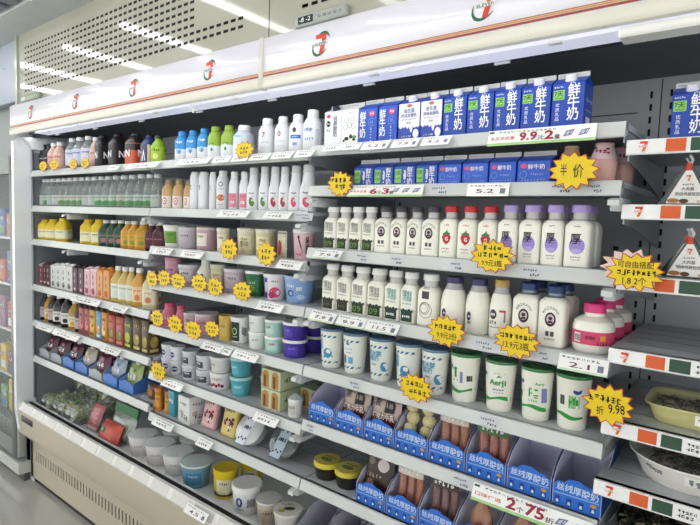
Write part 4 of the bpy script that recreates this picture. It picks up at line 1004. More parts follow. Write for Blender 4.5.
def lb_tri(b, s):
    sr = lambda u, z, e: (-s(u, z, e)[1], s(u, z, e)[0], z)
    for q in (s, sr):
        b.patch(q, -.030, .030, .006, .088, mat('#2b3566', .45), 6, 3); b.mark(q, [(-.016, .016), (.018, .016), (.002, .070)], PAPER, .001); b.mark(q, [(-.006, .016), (.012, .016), (.003, .048)], mat('#2b3566', .45), .0015); b.patch(q, -.030, -.018, .006, .088, mat('#d8c0a0', .5), 2, 3, .0009)
@kind('navy_tri', .068, .068, .138, 'navy and white drink bottle with triangle print', 'drink bottle', 'drink_bottle')
def _(r): drink(r, .033, .138, mat('#2b3566', .4), CAPK, lb_tri, p=5, sh=.7)
@kind('lime_drink', .066, .066, .132, 'lime green drink bottle with dark cap', 'drink bottle', 'drink_bottle')
def _(r): drink(r, .032, .132, mat('#93b82f', .35), mat('#2c3a20', .4), around('#a4c83c', .1, .6, .032, H=.132, tc='#2c4a10', fr='#d8e07a'), sh=.6)
def water(fr, tc):
    def f(r):
        S = [(0, .026, .026, 2.4), (.004, .029, .029, 2.4), (.075, .029, .029, 2.4), (.080, .027, .027, 2.2), (.086, .029, .029, 2.2), (.105, .026, .026, 2), (.130, .016, .016, 2), (.136, .014, .014, 2), (.142, .014, .014, 2)]
        b = MB(); b.loft(S, CLEARB, 18); b.build('body', r)
        cap_ridged(r, .140, .158, .0165, mat('#dfe4e3', .3))
        b = MB(); around('#b5beb6', .06, .40, .029, 2.4, fr=fr, tc=tc, H=.158)(b, surf(S)); b.build('label', r, False); b = MB(); b.loft([(.011, .0298, .0298, 2.4), (.034, .0298, .0298, 2.4)], mat(fr, .5), 18, (False, False)); b.build('colour_band', r, False)
    return f
for nm, fr, tc, t_ in (('grey', '#b4bab8', '#6a7a80', 'pale grey label'), ('green', '#4f8a52', '#2f6a3a', 'green leaf label'), ('red', '#5d8a58', '#a8452f', 'green label with red fruit')):
    kind('water_'+nm, .060, .060, .158, 'clear drink bottle with '+t_, 'drink bottle', 'drink_bottle')(water(fr, tc))
def juice(body, lab, tc, capm=CAPW, fr=None, p=4):
    def f(r): drink(r, .029, .150, mat(body, .2, coat=.3), capm, around(lab, .12, .52, .029, p, fr=fr, tc=tc, H=.150) if lab else None, p=p, sh=.62)
    return f
kind('juice_green', .06, .06, .15, 'dark green juice bottle with white cap', 'juice bottle', 'juice_bottle')(juice('#2f4a35', '#3a5a3f', '#c98a9a', fr='#b9707f'))
kind('juice_yellow', .06, .06, .15, 'golden yellow juice bottle with white cap', 'juice bottle', 'juice_bottle')(juice('#c9942a', '#d2a238', '#7a9a3a', fr='#8a9a3a'))
kind('juice_red', .06, .06, .15, 'dark red juice bottle with white cap', 'juice bottle', 'juice_bottle')(juice('#4a1826', '#551c2c', '#b98a90'))
kind('juice_label', .06, .06, .16, 'yellow juice bottle with tall white label', 'juice bottle', 'juice_bottle')(juice('#c9ae62', '#e4e8dc', '#7a9a6a', fr='#d8e0d8'))
kind('juice_orange', .06, .06, .16, 'amber juice bottle with orange striped label', 'juice bottle', 'juice_bottle')(juice('#cf9a3f', '#e9c9a0', '#c85a30', fr='#d8803f'))
kind('juice_pale', .06, .06, .16, 'pale juice bottle with fruit print at the shelf end', 'juice bottle', 'juice_bottle')(juice('#c9c49a', '#dcd8bc', '#c0603a', fr='#d07a50'))
kind('yellow_jug', .06, .06, .15, 'bright yellow drink bottle with yellow cap', 'drink bottle', 'drink_bottle')(lambda r: drink(r, .029, .150, mat('#e0c22a', .35), mat('#d9b820', .4), around('#e9e4c0', .12, .50, .029, 4, tc='#4a4a3a', H=.150), p=4, sh=.70, capr=.58))
def slim_carton(body, lab, fr, top):
    def f(r):
        b = MB(); b.bbox(-.026, -.026, 0, .026, .026, .128, mat(body, .4), .002); b.prism([(-.026, .128), (.026, .128), (.026, .134), (-.010, .146), (-.026, .136)], -.0255, .0255, mat(top, .4), 'x'); b.build('body', r, False)
        b = MB(); b.loft([(.142, .010, .010, 2), (.150, .010, .010, 2), (.152, .008, .008, 2)], mat(top, .4), 14, c=(0, -.004)); b.build('cap', r)
        b = MB(); 
        for q in (flat(-.026), lambda u, z, e: (.026+e, u, z)):
            b.strokes(q, 0, .095, .012, .030, 1, mat(lab, .5), seed=3); b.strokes(q, 0, .066, .012, .025, 1, mat(lab, .5), seed=5); b.disc(q, 0, .028, .016, .016, mat(fr, .5), 12); b.disc(q, .004, .022, .010, .008, mat(lab, .5), 8, .0012)
        b.build('label', r, False)
    return f
for nm, bd, lb_, fr, tp, t_ in (('maroon', '#4a2430', '#d8c4c8', '#6a3a48', '#3a1c26', 'slim dark maroon drink carton'), ('pale', '#d6d8d2', '#3a3a38', '#8a8f86', '#e4e6e2', 'slim white drink carton with dark print'), ('pink', '#dcb2b8', '#8a2a40', '#b0405a', '#e6ccd0', 'slim pink drink carton with red fruit'), ('orange', '#d99a55', '#a84a1c', '#c8602a', '#d88a3c', 'slim orange drink carton'), ('red', '#8f4a4e', '#e8d0d0', '#a85a5e', '#c8c0c0', 'slim dull red drink carton')):
    kind('slim_'+nm, .054, .054, .150, t_, 'drink carton', 'drink_carton')(slim_carton(bd, lb_, fr, tp))
kind('black_tea', .06, .06, .165, 'black tea bottle with white cap', 'drink bottle', 'drink_bottle')(lambda r: drink(r, .029, .165, mat('#1c1a1a', .25, coat=.3), CAPW, around('#d9d9d4', .12, .46, .029, 3, tc='#3a3a3a', fr='#26241f', H=.165), p=3))
kind('amber_tea', .056, .056, .16, 'amber drink bottle with pale label', 'drink bottle', 'drink_bottle')(lambda r: drink(r, .027, .160, mat('#a8842c', .25), CAPW, around('#dcd4b8', .12, .46, .027, 3, tc='#8a5a2a', fr='#c9a83a', H=.160), p=3))
kind('plum_tea', .056, .056, .15, 'dark plum drink bottle with pale label', 'drink bottle', 'drink_bottle')(lambda r: drink(r, .027, .150, mat('#2a1c26', .25), mat('#3a2c30', .4), around('#b9a9a8', .12, .50, .027, 3, tc='#4a2a3a', H=.150), p=3))
def box_drink(c, fr, t):
    def f(r):
        b = MB(); b.bbox(-.028, -.028, 0, .028, .028, .140, mat(c, .35, noise=.08, nscale=30), .003); b.build('body', r)
        for q in (flat(-.028), lambda u, z, e: (.028+e, u, z)):
            b = MB(); b.disc(q, 0, .050, .019, .024, mat(fr, .5), 14); b.strokes(q, 0, .105, .04, .018, 3, mat(t, .5), seed=ord(c[2])); b.disc(q, .006, .06, .007, .009, mat(t, .5), 8, .0012); b.patch(q, -.02, .02, .010, .022, mat(t, .5), 1, 1); b.build('label', r, False)
        b = MB(); b.loft([(.140, .012, .012, 2), (.150, .012, .012, 2)], mat('#5a4440', .4), 12); b.build('cap', r)
    return f
for nm, c_, fr, t, d_ in (('rose', '#a8565a', '#d88a8c', '#6a2430', 'dull rose drink box'), ('gold', '#c9a030', '#e0c050', '#7a3a1c', 'golden yellow drink box'), ('sky', '#5f95b8', '#e0a050', '#f0e8d8', 'blue drink box with orange fruit'), ('amber', '#d28c3c', '#e8c878', '#6a3418', 'amber drink box with pale fruit'), ('redgreen', '#a84a3a', '#6a8a3a', '#d8906a', 'red juice box with green leaf'), ('olive', '#4a4a22', '#b9c04a', '#c9c86a', 'dark olive drink box with lime stripe'), ('brown', '#4c3a1e', '#a8924a', '#c9b878', 'brown drink box with tan panel')):
    kind('box_'+nm, .058, .058, .15, d_, 'drink box', 'drink_box')(box_drink(c_, fr, t))
def spout_pouch(c, t, capc, tc='#e8e0e4'):
    def f(r):
        b = MB(); pillow(b, .085, .112, .036, mat(c, .3, coat=.2, noise=.10, nscale=40)); b.build('body', r)
        cap_ridged(r, .110, .128, .011, mat(capc, .4))
        b = MB(); s = psurf(.085, .112, .036); b.strokes(s, 0, .060, .06, .024, 3, mat(tc, .5), .002, seed=ord(c[1])); b.strokes(s, 0, .030, .05, .008, 5, mat(tc, .5), .002, seed=3); b.disc(s, .012, .085, .010, .008, mat(t, .5), 10, .0016); b.build('label', r, False)
    return f
for nm, c_, t, cp, d_ in (('maroon', '#4c1c34', '#a86a80', '#d8d4d4', 'maroon jelly drink pouch with white spout'), ('cream', '#b9b2a8', '#c9a03a', '#d8d6d0', 'pale jelly drink pouch with yellow print'), ('berry', '#5a1a3c', '#c05a6a', '#c9c4c6', 'berry red snack pouch'), ('ice', '#a9b6c4', '#5a7ab0', '#dfe2e4', 'silver blue jelly pouch'), ('celery', '#a5b874', '#5a8a3a', '#dfe4d0', 'light green stick pack')):
    kind('pouch_'+nm, .086, .04, .128, d_, 'drink pouch', 'drink_pouch')(spout_pouch(c_, t, cp))
@kind('pastry_pack', .09, .05, .07, 'small dark pack of brown round cakes', 'snack pack', 'snack_pack')
def _(r):
    b = MB(); pillow(b, .09, .075, .04, mat('#4a3426', .3, noise=.3, nscale=40)); b.build('body', r)
    b = MB(); b.disc(psurf(.09, .075, .04), 0, .038, .022, .018, mat('#a8703a', .5), 12, .001); b.build('label', r, False)
@kind('orange_jar', .056, .056, .105, 'small amber orange jelly jar', 'jelly jar', 'jelly_jar')
def _(r): tub(r, .026, .026, .105, mat('#c9803a', .3), mat('#cf8228', .2, coat=.4, noise=.1, nscale=30), simple('#e0a040', None, '#8a3a10', H=.1), lidh=.016)
@kind('teal_box', .06, .08, .115, 'narrow teal dessert box', 'dessert box', 'dessert_box')
def _(r):
    b = MB(); b.bbox(-.03, -.04, 0, .03, .04, .115, mat('#4a9aa8', .4), .002); b.build('body', r)
    b = MB(); b.strokes(flat(-.04), 0, .07, .04, .02, 3, PAPER, seed=3); b.build('label', r, False)
@kind('white_box', .085, .085, .118, 'square white dessert box with pale print', 'dessert box', 'dessert_box')
def _(r):
    b = MB(); b.bbox(-.0425, -.0425, 0, .0425, .0425, .118, mat('#e6e6e4', .4), .002); b.build('body', r)
    for q in (flat(-.0425), lambda u, z, e: (.0425+e, u, z)):
        b = MB(); b.strokes(q, 0, .085, .055, .014, 4, mat('#7a8a92', .5), seed=3); b.disc(q, -.012, .045, .014, .012, mat('#c9b9a8', .5)); b.strokes(q, .01, .03, .05, .02, 3, mat('#6a5a50', .5), seed=8); b.disc(q, .024, .022, .006, .008, mat('#4f9a9a', .5), 8, .001); b.build('label', r, False)
def slab_pack(c, fr, d2):
    def f(r):
        b = MB(); b.M = Matrix.Rotation(math.radians(-14), 4, 'X'); S = [(0, .040, .012, 4), (.004, .044, .016, 4), (.120, .044, .016, 4), (.126, .040, .012, 4)]; b.loft(S, mat(c, .25, coat=.4), 24); b.build('body', r)
        b = MB(); b.M = Matrix.Rotation(math.radians(-14), 4, 'X'); s = surf(S); b.patch(s, -.036, .036, .010, .118, mat(d2, .45), 6, 3)
        rg = random.Random(ord(c[1]))
        for k in range(16): b.disc(s, rg.uniform(-.026, .026), rg.uniform(.018, .085), rg.uniform(.004, .009), rg.uniform(.004, .009), mat(rg.choice([fr, '#5a1a24', '#8a2a3a', '#e8d8c8']), .5), 10, .001+k*.0001)
        b.strokes(s, 0, .103, .055, .014, 4, mat('#7a3a44', .5), .003, seed=6); b.build('label', r, False)
    return f
kind('slab_pink', .092, .09, .13, 'pink leaning dessert pack with berry print', 'dessert pack', 'dessert_pack')(slab_pack('#d8a0a4', '#b02a40', '#e3b9b8'))
kind('slab_yellow', .092, .09, .13, 'yellow leaning dessert pack with dark berry print', 'dessert pack', 'dessert_pack')(slab_pack('#d2bc5a', '#3a1a2a', '#dcc878'))
def leaning_bowl(bodyc, sleevec, lidc='#dde1e0'):
    def f(r):
        b = MB(); b.M = Matrix.Translation((0, -.01, .056)) @ Matrix.Rotation(math.radians(52), 4, 'X')
        b.loft([(-.030, .046, .046, 2.2), (-.025, .050, .050, 2.2), (.006, .058, .058, 2.2), (.010, .062, .062, 2.2), (.014, .062, .062, 2.2)], mat(bodyc, .3), 30); b.build('bowl', r)
        b = MB(); b.M = Matrix.Translation((0, -.01, .056)) @ Matrix.Rotation(math.radians(52), 4, 'X')
        b.loft([(.0145, .061, .061, 2.2), (.020, .056, .056, 2.2), (.024, .050, .050, 2.2)], mat(lidc, .1, coat=1.0, alpha=.8), 30); b.build('lid', r)
        b = MB(); b.M = Matrix.Translation((0, -.01, .056)) @ Matrix.Rotation(math.radians(52), 4, 'X')
        up = lambda u, z, e: (u, z, .0245+e)
        b.box(-.022, -.064, .0246, .022, .064, .0256, mat(sleevec, .45)); up2 = lambda u, z, e: (u, z, .0258+e)
        for k in range(8): b.disc(up2, -.016+.011*(k % 4), -.045+.075*(k//4)+.006*(k % 2), .004, .004, INK, 8)
        b.strokes(up2, 0, .0, .036, .016, 4, INK, seed=4); b.build('sleeve', r, False)
    return f
kind('bowl_spotted', .128, .12, .12, 'tilted dessert bowl with black-spotted white sleeve', 'dessert bowl', 'dessert_bowl')(leaning_bowl('#e4e6e6', '#dfe4ec'))
kind('bowl_grey', .128, .12, .12, 'tilted grey lidded dessert bowl with pale blue band', 'dessert bowl', 'dessert_bowl')(leaning_bowl('#6a726f', '#b4c6d2', '#5f6765'))
@kind('yellow_lid_tub', .10, .10, .075, 'dark dessert tub under a yellow printed lid', 'dessert tub', 'dessert_tub')
def _(r):
    tub(r, .040, .046, .062, mat('#d8c44a', .35), mat('#26231f', .3), None, lidh=.018)
    b = MB(); up = lambda u, z, e: (u, z, .062+e); b.disc(up, 0, 0, .040, .040, mat('#cfc069', .45), 18, .0004); b.disc(up, 0, -.006, .024, .014, mat('#7a8a3a', .45), 14, .001); b.strokes(up, 0, .016, .05, .012, 4, mat('#8a3a24', .5), .0016, seed=3); b.build('lid_print', r, False)
def kraft(r, w, d, h, n):
    gm = mat('#c9d3ad', .45); km = mat('#b98a4e', .5)
    b = MB(); b.bbox(-w/2, -d/2, 0, w/2, d/2, h, gm, .002); b.build('sleeve', r, False)
    b = MB()
    for k in range(n): 
        x = -w/2+w*(k+.5)/n; s = flat(-d/2); b.mark(s, [(x-w/n*.36, .004), (x+w/n*.36, .004), (x+w/n*.36, h*.78), (x+w/n*.15, h*.92), (x-w/n*.15, h*.92), (x-w/n*.36, h*.78)], km, .0008); b.mark(s, [(x-w/n*.2, .004), (x+w/n*.05, .004), (x+w/n*.05, h*.7), (x-w/n*.2, h*.7)], mat('#6d4a22', .5), .0014)
    b.build('open_end', r, False)
    b = MB(); up = lambda u, z, e: (u, z, h+e); sd = lambda u, z, e: (w/2+e, u, z)
    b.strokes(up, 0, 0, w*.6, d*.3, 3, mat('#5a6a3a', .5), seed=3); b.strokes(sd, 0, h*.5, d*.7, h*.3, 4, mat('#5a6a3a', .5), seed=5); b.build('print', r, False)
kind('kraft_box', .10, .13, .075, 'pale green sleeve box showing kraft insides', 'dessert box', 'dessert_box')(lambda r: kraft(r, .10, .13, .072, 2))
@kind('small_can', .058, .058, .085, 'little white can with clear domed top', 'dessert cup', 'dessert_cup')
def _(r):
    tub(r, .026, .027, .066, mat('#dfe2e2', .3), mat('#dcdad6', .35), simple('#c9c6c0', None, '#6a6a6a', H=.066), lidh=.008)
    b = MB(); b.loft([(.066, .026, .026, 2), (.072, .024, .024, 2), (.080, .012, .012, 2), (.083, .004, .004, 2)], mat('#e3e8e8', .1, coat=1.0, alpha=.4), 20); b.build('dome', r)
# bottom tray
def leaves(b, x0, x1, y0, y1, z, n, cols, seed, hh=.02, big=1.0):
    rg = random.Random(seed); ms = [mat(c, .5) for c in cols]
    for k in range(n):
        cx, cy, cz = rg.uniform(x0, x1), rg.uniform(y0, y1), z+rg.uniform(0, hh); a = rg.uniform(0, 6.28); l = rg.uniform(.008, .020)*big; w_ = l*rg.uniform(.25, .55); t = rg.uniform(-.6, .9)
        d = Vector((math.cos(a), math.sin(a)*.8, t)).normalized()*l; s_ = Vector((-math.sin(a), math.cos(a), .2))*w_; c = Vector((cx, cy, cz)); up = Vector((0, 0, w_*.5))
        P = [c-d, c-d*.2+s_+up, c+d, c-d*.2-s_+up, c-up*.3]
        b.add([tuple(p) for p in P], [(0, 4, 1), (4, 2, 1), (4, 3, 2), (0, 3, 4)], ms[k % len(ms)])
def clamshell(cols, seed):
    def f(r):
        pl = mat('#eef3f1', .06, coat=1.0, alpha=.24); hw, hd = .062, .072
        b = MB(); o = lambda q, z: [(-hw*q, -hd*q, z), (hw*q, -hd*q, z), (hw*q, hd*q, z), (-hw*q, hd*q, z)]
        v = o(.84, 0)+o(1, .045)+o(1.06, .048); b.add(v, [(3, 2, 1, 0)]+[(i, (i+1) % 4, 4+(i+1) % 4, 4+i) for i in range(4)]+[(4+i, 4+(i+1) % 4, 8+(i+1) % 4, 8+i) for i in range(4)], pl); b.build('box', r, False)
        b = MB(); leaves(b, -hw*.85, hw*.85, -hd*.85, hd*.85, .020, 170, cols, seed, .045, 1.6); o_ = b.build('salad_leaves', r, False); o_['kind'] = 'stuff'
        b = MB(); v = o(1.06, .0485)+o(.98, .056)+o(.86, .078); b.add(v, [(i, (i+1) % 4, 4+(i+1) % 4, 4+i) for i in range(4)]+[(4+i, 4+(i+1) % 4, 8+(i+1) % 4, 8+i) for i in range(4)]+[(8, 9, 10, 11)], pl)
        for k in (-1, 1): b.box(k*.03-.012, -hd*1.10, .044, k*.03+.012, -hd*1.0, .056, mat('#eef2f0', .3))
        b.build('lid', r, False)
        r.rotation_euler = (0, 0, 0)
    return f
for nm, cols, t in (('olive', ['#c9c46a', '#8a9a4a', '#e4e0ac', '#f0ecd8', '#6f7d3a'], 'olive and yellow salad'), ('mixed', ['#ddd87a', '#7a9a4a', '#eeecd0', '#4f7a4a', '#d8c45a'], 'yellow and green mixed salad'), ('white', ['#eef0e0', '#c9d49a', '#a0b46a', '#f6f5ea', '#86a45a'], 'pale white and green salad')):
    kind('salad_'+nm, .132, .155, .08, 'clear clamshell box of '+t, 'salad box', 'salad_box')(clamshell(cols, len(nm)*7))
@kind('ham_pack', .10, .05, .13, 'leaning vacuum pack of pink ham slices', 'ham pack', 'ham_pack')
def _(r):
    b = MB(); b.M = Matrix.Rotation(math.radians(-22), 4, 'X'); pillow(b, .10, .13, .034, mat('#b9686c', .3, coat=.4, noise=.25, nscale=30)); b.build('slices', r)
    b = MB(); b.M = Matrix.Rotation(math.radians(-22), 4, 'X'); s = psurf(.10, .13, .034); b.patch(s, -.046, .046, .006, .024, mat('#d8c9c8', .4), 6, 1, .001)
    for k in range(4): b.mark(s, [(-.04, .03+k*.022), (.035, .042+k*.022), (.036, .046+k*.022), (-.04, .036+k*.022)], mat('#dca9a6', .4), .001)
    b.build('label', r, False)
@kind('green_card_pack', .14, .06, .16, 'clear bag of salad under a dark green header card', 'salad bag', 'salad_bag')
def _(r):
    b = MB(); b.M = Matrix.Rotation(math.radians(-9), 4, 'X'); pillow(b, .14, .125, .05, mat('#a3ada4', .12, coat=.8, noise=.35, nscale=25)); b.build('bag', r)
    b = MB(); b.M = Matrix.Rotation(math.radians(-9), 4, 'X'); b.box(-.07, -.004, .118, .07, .004, .162, mat('#1f6b34', .4)); b.build('header_card', r, False)
    b = MB(); b.M = Matrix.Rotation(math.radians(-9), 4, 'X'); s = psurf(.14, .125, .05)
    for k in range(6): b.mark(s, [(-.055+k*.02, .03+.01*(k % 2)), (-.045+k*.02, .075), (-.043+k*.02, .075), (-.052+k*.02, .03)], mat('#e4ebe8', .2), .001)
    b.build('creases', r, False)
@kind('purple_card_pack', .10, .05, .15, 'small pack with a violet top card', 'salad bag', 'salad_bag')
def _(r):
    b = MB(); b.M = Matrix.Rotation(math.radians(-15), 4, 'X'); pillow(b, .10, .11, .04, mat('#5a4a5c', .3, noise=.3, nscale=30)); b.build('bag', r)
    b = MB(); b.M = Matrix.Rotation(math.radians(-15), 4, 'X'); b.box(-.05, -.003, .105, .05, .003, .145, mat('#5a2d82', .4)); b.box(-.045, -.0036, .118, .045, -.003, .130, mat('#cbb7dc', .5)); b.build('header_card', r, False)
@kind('coral_bag', .125, .06, .115, 'coral red bag with small green round badge', 'salad bag', 'salad_bag')
def _(r):
    b = MB(); b.M = Matrix.Rotation(math.radians(-16), 4, 'X'); pillow(b, .125, .115, .055, mat('#cf5f52', .35, noise=.1, nscale=20)); b.build('bag', r)
    b = MB(); b.M = Matrix.Rotation(math.radians(-16), 4, 'X'); s = psurf(.125, .115, .055); b.disc(s, -.020, .078, .018, .017, mat('#2f5a2c', .4), 16, .001); b.disc(s, -.020, .078, .009, .008, mat('#8a9a4a', .4), 10, .002); b.strokes(s, .015, .04, .06, .016, 4, mat('#e09a86', .5), .0016, seed=4); b.build('label', r, False)
def peel_cup(body, lid, lab, rb=.044, rt=.054, h=.095):
    def f(r):
        tub(r, rb, rt, h-.001, mat('#e6e6e4', .3), mat(body, .35), lab, lidh=.008)
        b = MB(); b.loft([(h-.0012, rt*1.06, rt*1.06, 2), (h, rt*1.06, rt*1.06, 2)], mat(lid, .28, coat=.3, noise=.05, nscale=20), 30); b.prism([(rt*.95, -.008), (rt*1.22, -.005), (rt*1.22, .005), (rt*.95, .008)], h-.0008, h-.0002, mat(lid, .3), 'z'); b.build('peel_lid', r)
    return f
kind('white_pot', .116, .116, .095, 'large white pot with peel-off lid', 'dessert pot', 'dessert_pot')(peel_cup('#e9e5e3', '#f3f5f5', simple(None, None, '#a8a0a0', H=.09)))
kind('blue_pot', .11, .11, .105, 'pale lidded pot with blue and teal side print', 'dessert pot', 'dessert_pot')(peel_cup('#6f9fb8', '#cfe0dc', simple('#4a86b0', None, '#d8e8f0', H=.1), h=.105))
@kind('yellow_pot', .10, .10, .115, 'bright yellow tub with black print band', 'dessert pot', 'dessert_pot')
def _(r): tub(r, .043, .047, .115, mat('#e0c425', .35), mat('#e2c62c', .35), simple('#e8e0c0', None, '#3a3420', H=.11), lidh=.02, band=(.10, .24, mat('#3a3420', .4)))
@kind('big_zero_pot', .11, .11, .108, 'large white yogurt tub printed with a navy 0', 'yogurt tub', 'yogurt_tub')
def _(r): tub(r, .046, .051, .108, WHITE, mat('#e9eaec', .35), lambda b, s: (b.text(s, '0', -.020, .052, mat('#27407c', .5), h=.038, w=.024, bold=.02), b.strokes(s, -.018, .024, .03, .006, 5, mat('#27407c', .5), seed=3), b.strokes(s, .02, .05, .03, .04, 3, PALE_INK, seed=4)), lidh=.022)
@kind('oat_cup', .085, .085, .10, 'beige cup with foil lid and brown print', 'dessert cup', 'dessert_cup')
def _(r): peel_cup('#c9bfae', '#d8d6d2', simple('#b9ad98', None, '#5a4632', H=.1), .033, .041, .100)(r)
@kind('egg_cup', .088, .088, .105, 'pale cup with round lid showing a dark dish', 'dessert cup', 'dessert_cup')
def _(r):
    peel_cup('#d6d2c8', '#e6e4d8', None, .034, .0425, .105)(r)
    b = MB(); up = lambda u, z, e: (u, z, .105+e); b.disc(up, .006, 0, .018, .010, mat('#4a4034', .5), 14, .0006); b.disc(up, -.018, -.012, .012, .010, mat('#b9c03a', .5), 12, .0004); b.strokes(up, 0, .024, .04, .008, 5, INK, .001, seed=3); b.build('lid_print', r, False)
@kind('bread_bag', .09, .05, .10, 'bag with golden bread roll in the pale carton', 'bread bag', 'bread_bag')
def _(r):
    b = MB(); b.ball((0, 0, .045), .034, .020, .042, mat('#d2a04a', .4, noise=.2, nscale=30)); b.build('bread_roll', r)
    b = MB(); pillow(b, .09, .11, .046, FILM); b.build('film', r)
# sandwich-rack goods
@kind('rice_triangle', .10, .034, .088, 'triangular wrapped rice ball', 'rice ball', 'rice_ball')
def _(r):
    a, h = .049, .086; out = [(-a, 0), (a, 0), (a*.98, .006), (.004, h), (-.004, h), (-a*.98, .006)]
    b = MB(); b.prism(out, -.016, .016, mat('#27322c', .3, coat=.5), 'y'); b.build('rice_ball', r, False)
    b = MB(); s = flat(-.016); b.mark(s, [(-a*.80, .004), (a*.80, .004), (a*.76, .012), (.006, h*.86), (-.006, h*.86), (-a*.76, .012)], mat('#e9e7e2', .4))
    seven_logo(b, flat(-.0168), .0, .058, .012, green=False); b.strokes(s, 0, .044, .022, .004, 5, INK, seed=2); b.text(s, '大肉酱', 0, .035, INK, h=.008, w=.024, bold=.02); b.text(s, '照烧鸡腿饭团', 0, .024, INK, h=.008, w=.046, bold=.02); b.disc(s, -.026, .010, .012, .005, mat('#a8703a', .5), 10, .001); b.disc(s, -.006, .009, .009, .005, mat('#5a3420', .5), 10, .0012); b.text(s, '¥6.9', .026, .008, RED, h=.006, w=.016); b.build('label', r, False)
    b = MB(); b.tube([(0, 0, h-.002), (.004, -.004, h+.012), (-.002, -.006, h+.022)], .003, mat('#dfe0dc', .4), 6); b.patch(flat(-.0165), -.0046, .0046, h-.012, h+.004, SEVEN_RED, 1, 1); b.build('pull_tab', r, False)
@kind('yellow_tray', .22, .18, .05, 'long pale yellow meal tray under clear lid', 'meal tray', 'meal_tray')
def _(r):
    m = mat('#d5cf92', .35); b = MB()
    b.loft([(0, .085, .066, 5), (.004, .090, .071, 5), (.040, .103, .084, 5), (.042, .110, .090, 5), (.046, .110, .090, 5), (.042, .102, .083, 5), (.018, .096, .077, 5)], m, 40, (True, True)); b.build('tray', r)
    b = MB(); leaves(b, -.085, .085, -.064, .064, .024, 260, ['#5a4d40', '#7d6a56', '#958268', '#4a4036', '#aa9a7a'], 5, .012); b.build('food', r, False)['kind'] = 'stuff'
    b = MB(); b.loft([(.0465, .108, .088, 5), (.050, .104, .084, 5), (.053, .09, .07, 5)], mat('#eef2f0', .06, coat=.6, alpha=.06), 40); b.build('lid', r)
    b = MB(); s = flat(-.0905, .02, 0); b.box(-.005, -.0915, .018, .07, -.0895, .040, PAPER); b.strokes(flat(-.0915), .03, .030, .06, .008, 5, INK, seed=3); b.build('price_sticker', r, False)
@kind('meal_bowl', .24, .24, .06, 'round white meal bowl with clear lid', 'meal bowl', 'meal_bowl')
def _(r):
    m = mat('#e6e3dc', .35); b = MB(); b.loft([(0, .085, .085, 2), (.004, .090, .090, 2), (.050, .112, .112, 2), (.052, .118, .118, 2), (.056, .118, .118, 2), (.050, .110, .110, 2), (.026, .10, .10, 2)], m, 48); b.build('bowl', r)
    b = MB(); leaves(b, -.068, .068, -.068, .068, .030, 300, ['#3a332c', '#5a4d40', '#7a6c5c', '#2c2824', '#8d8272'], 9, .014); b.build('food', r, False)['kind'] = 'stuff'
    b = MB(); b.loft([(.0565, .116, .116, 2), (.062, .110, .110, 2), (.060, .090, .090, 2), (.066, .08, .08, 2), (.068, .05, .05, 2)], mat('#eef2f0', .06, coat=.6, alpha=.06), 48); b.build('lid', r)
    b = MB(); S = [(0, .085, .085, 2), (.05, .112, .112, 2)]; s = surf(S); b.patch(s, -.09, .09, .012, .015, RED, 16, 1, .0008); b.patch(s, -.085, .0, .022, .024, mat('#3a3530', .5), 10, 1, .0008); b.patch(s, -.085, .0, .028, .030, mat('#3a3530', .5), 10, 1, .0008)
    b.patch(s, .0, .072, .014, .046, PAPER, 8, 2, .0014); b.strokes(s, .036, .030, .06, .020, 5, PALE_INK, .002, seed=3); b.text(s, '炸', -.066, .036, INK, h=.014, bold=.04); b.text(s, '酱面', -.050, .034, INK, h=.010, bold=.04); b.build('label', r, False)
@kind('salad_bowl', .20, .16, .06, 'dark salad pack with leaves and pale strips', 'salad box', 'salad_box')
def _(r):
    b = MB(); b.loft([(0, .08, .06, 4), (.045, .098, .078, 4)], mat('#2b2e2c', .35), 32, (True, False)); b.build('tray', r)
    b = MB(); leaves(b, -.085, .085, -.062, .062, .024, 260, ['#3f4f32', '#5d4a38', '#2f3a2a', '#7a6a4a', '#b9b29a'], 13, .022); b.build('salad_leaves', r, False)['kind'] = 'stuff'

# ------------------------------------------------------------------ stocking the shelves
BAYN = {'A': 'far-left bay', 'B': 'middle bay', 'C': 'right bay', 'D': 'right-edge rack', 'T': 'bottom tray'}
PLACED = []      # (object, kind, shelf key, where phrase, x)
def shelf_name(key):
    return 'in the bottom tray' if key == 'T' else '%s %s shelf' % (BAYN[key[0]], {'1': 'top', '2': 'second', '3': 'third', '4': 'fourth', '5': 'fifth', '6': 'sixth', '7': 'seventh'}[key[1]])
def py_z(px, py, y):
    d = CR*((px-350)/FPX)-CU*((py-262.5)/FPX)+CF
    return CAM.z+d.z*(y-CAM.y)/d.y
def theta(px): return abs(YAW)-math.atan((px-350)/FPX)
def put(kn, x, y, z, key, where='', sx=1.0, sz=1.0, rz=0.0):
    r = make(kn); r.location = (x, y, z); r.rotation_euler = (0, 0, rz); r.scale = (sx, sx, sz)
    PLACED.append((r, kn, key, where, x)); return r
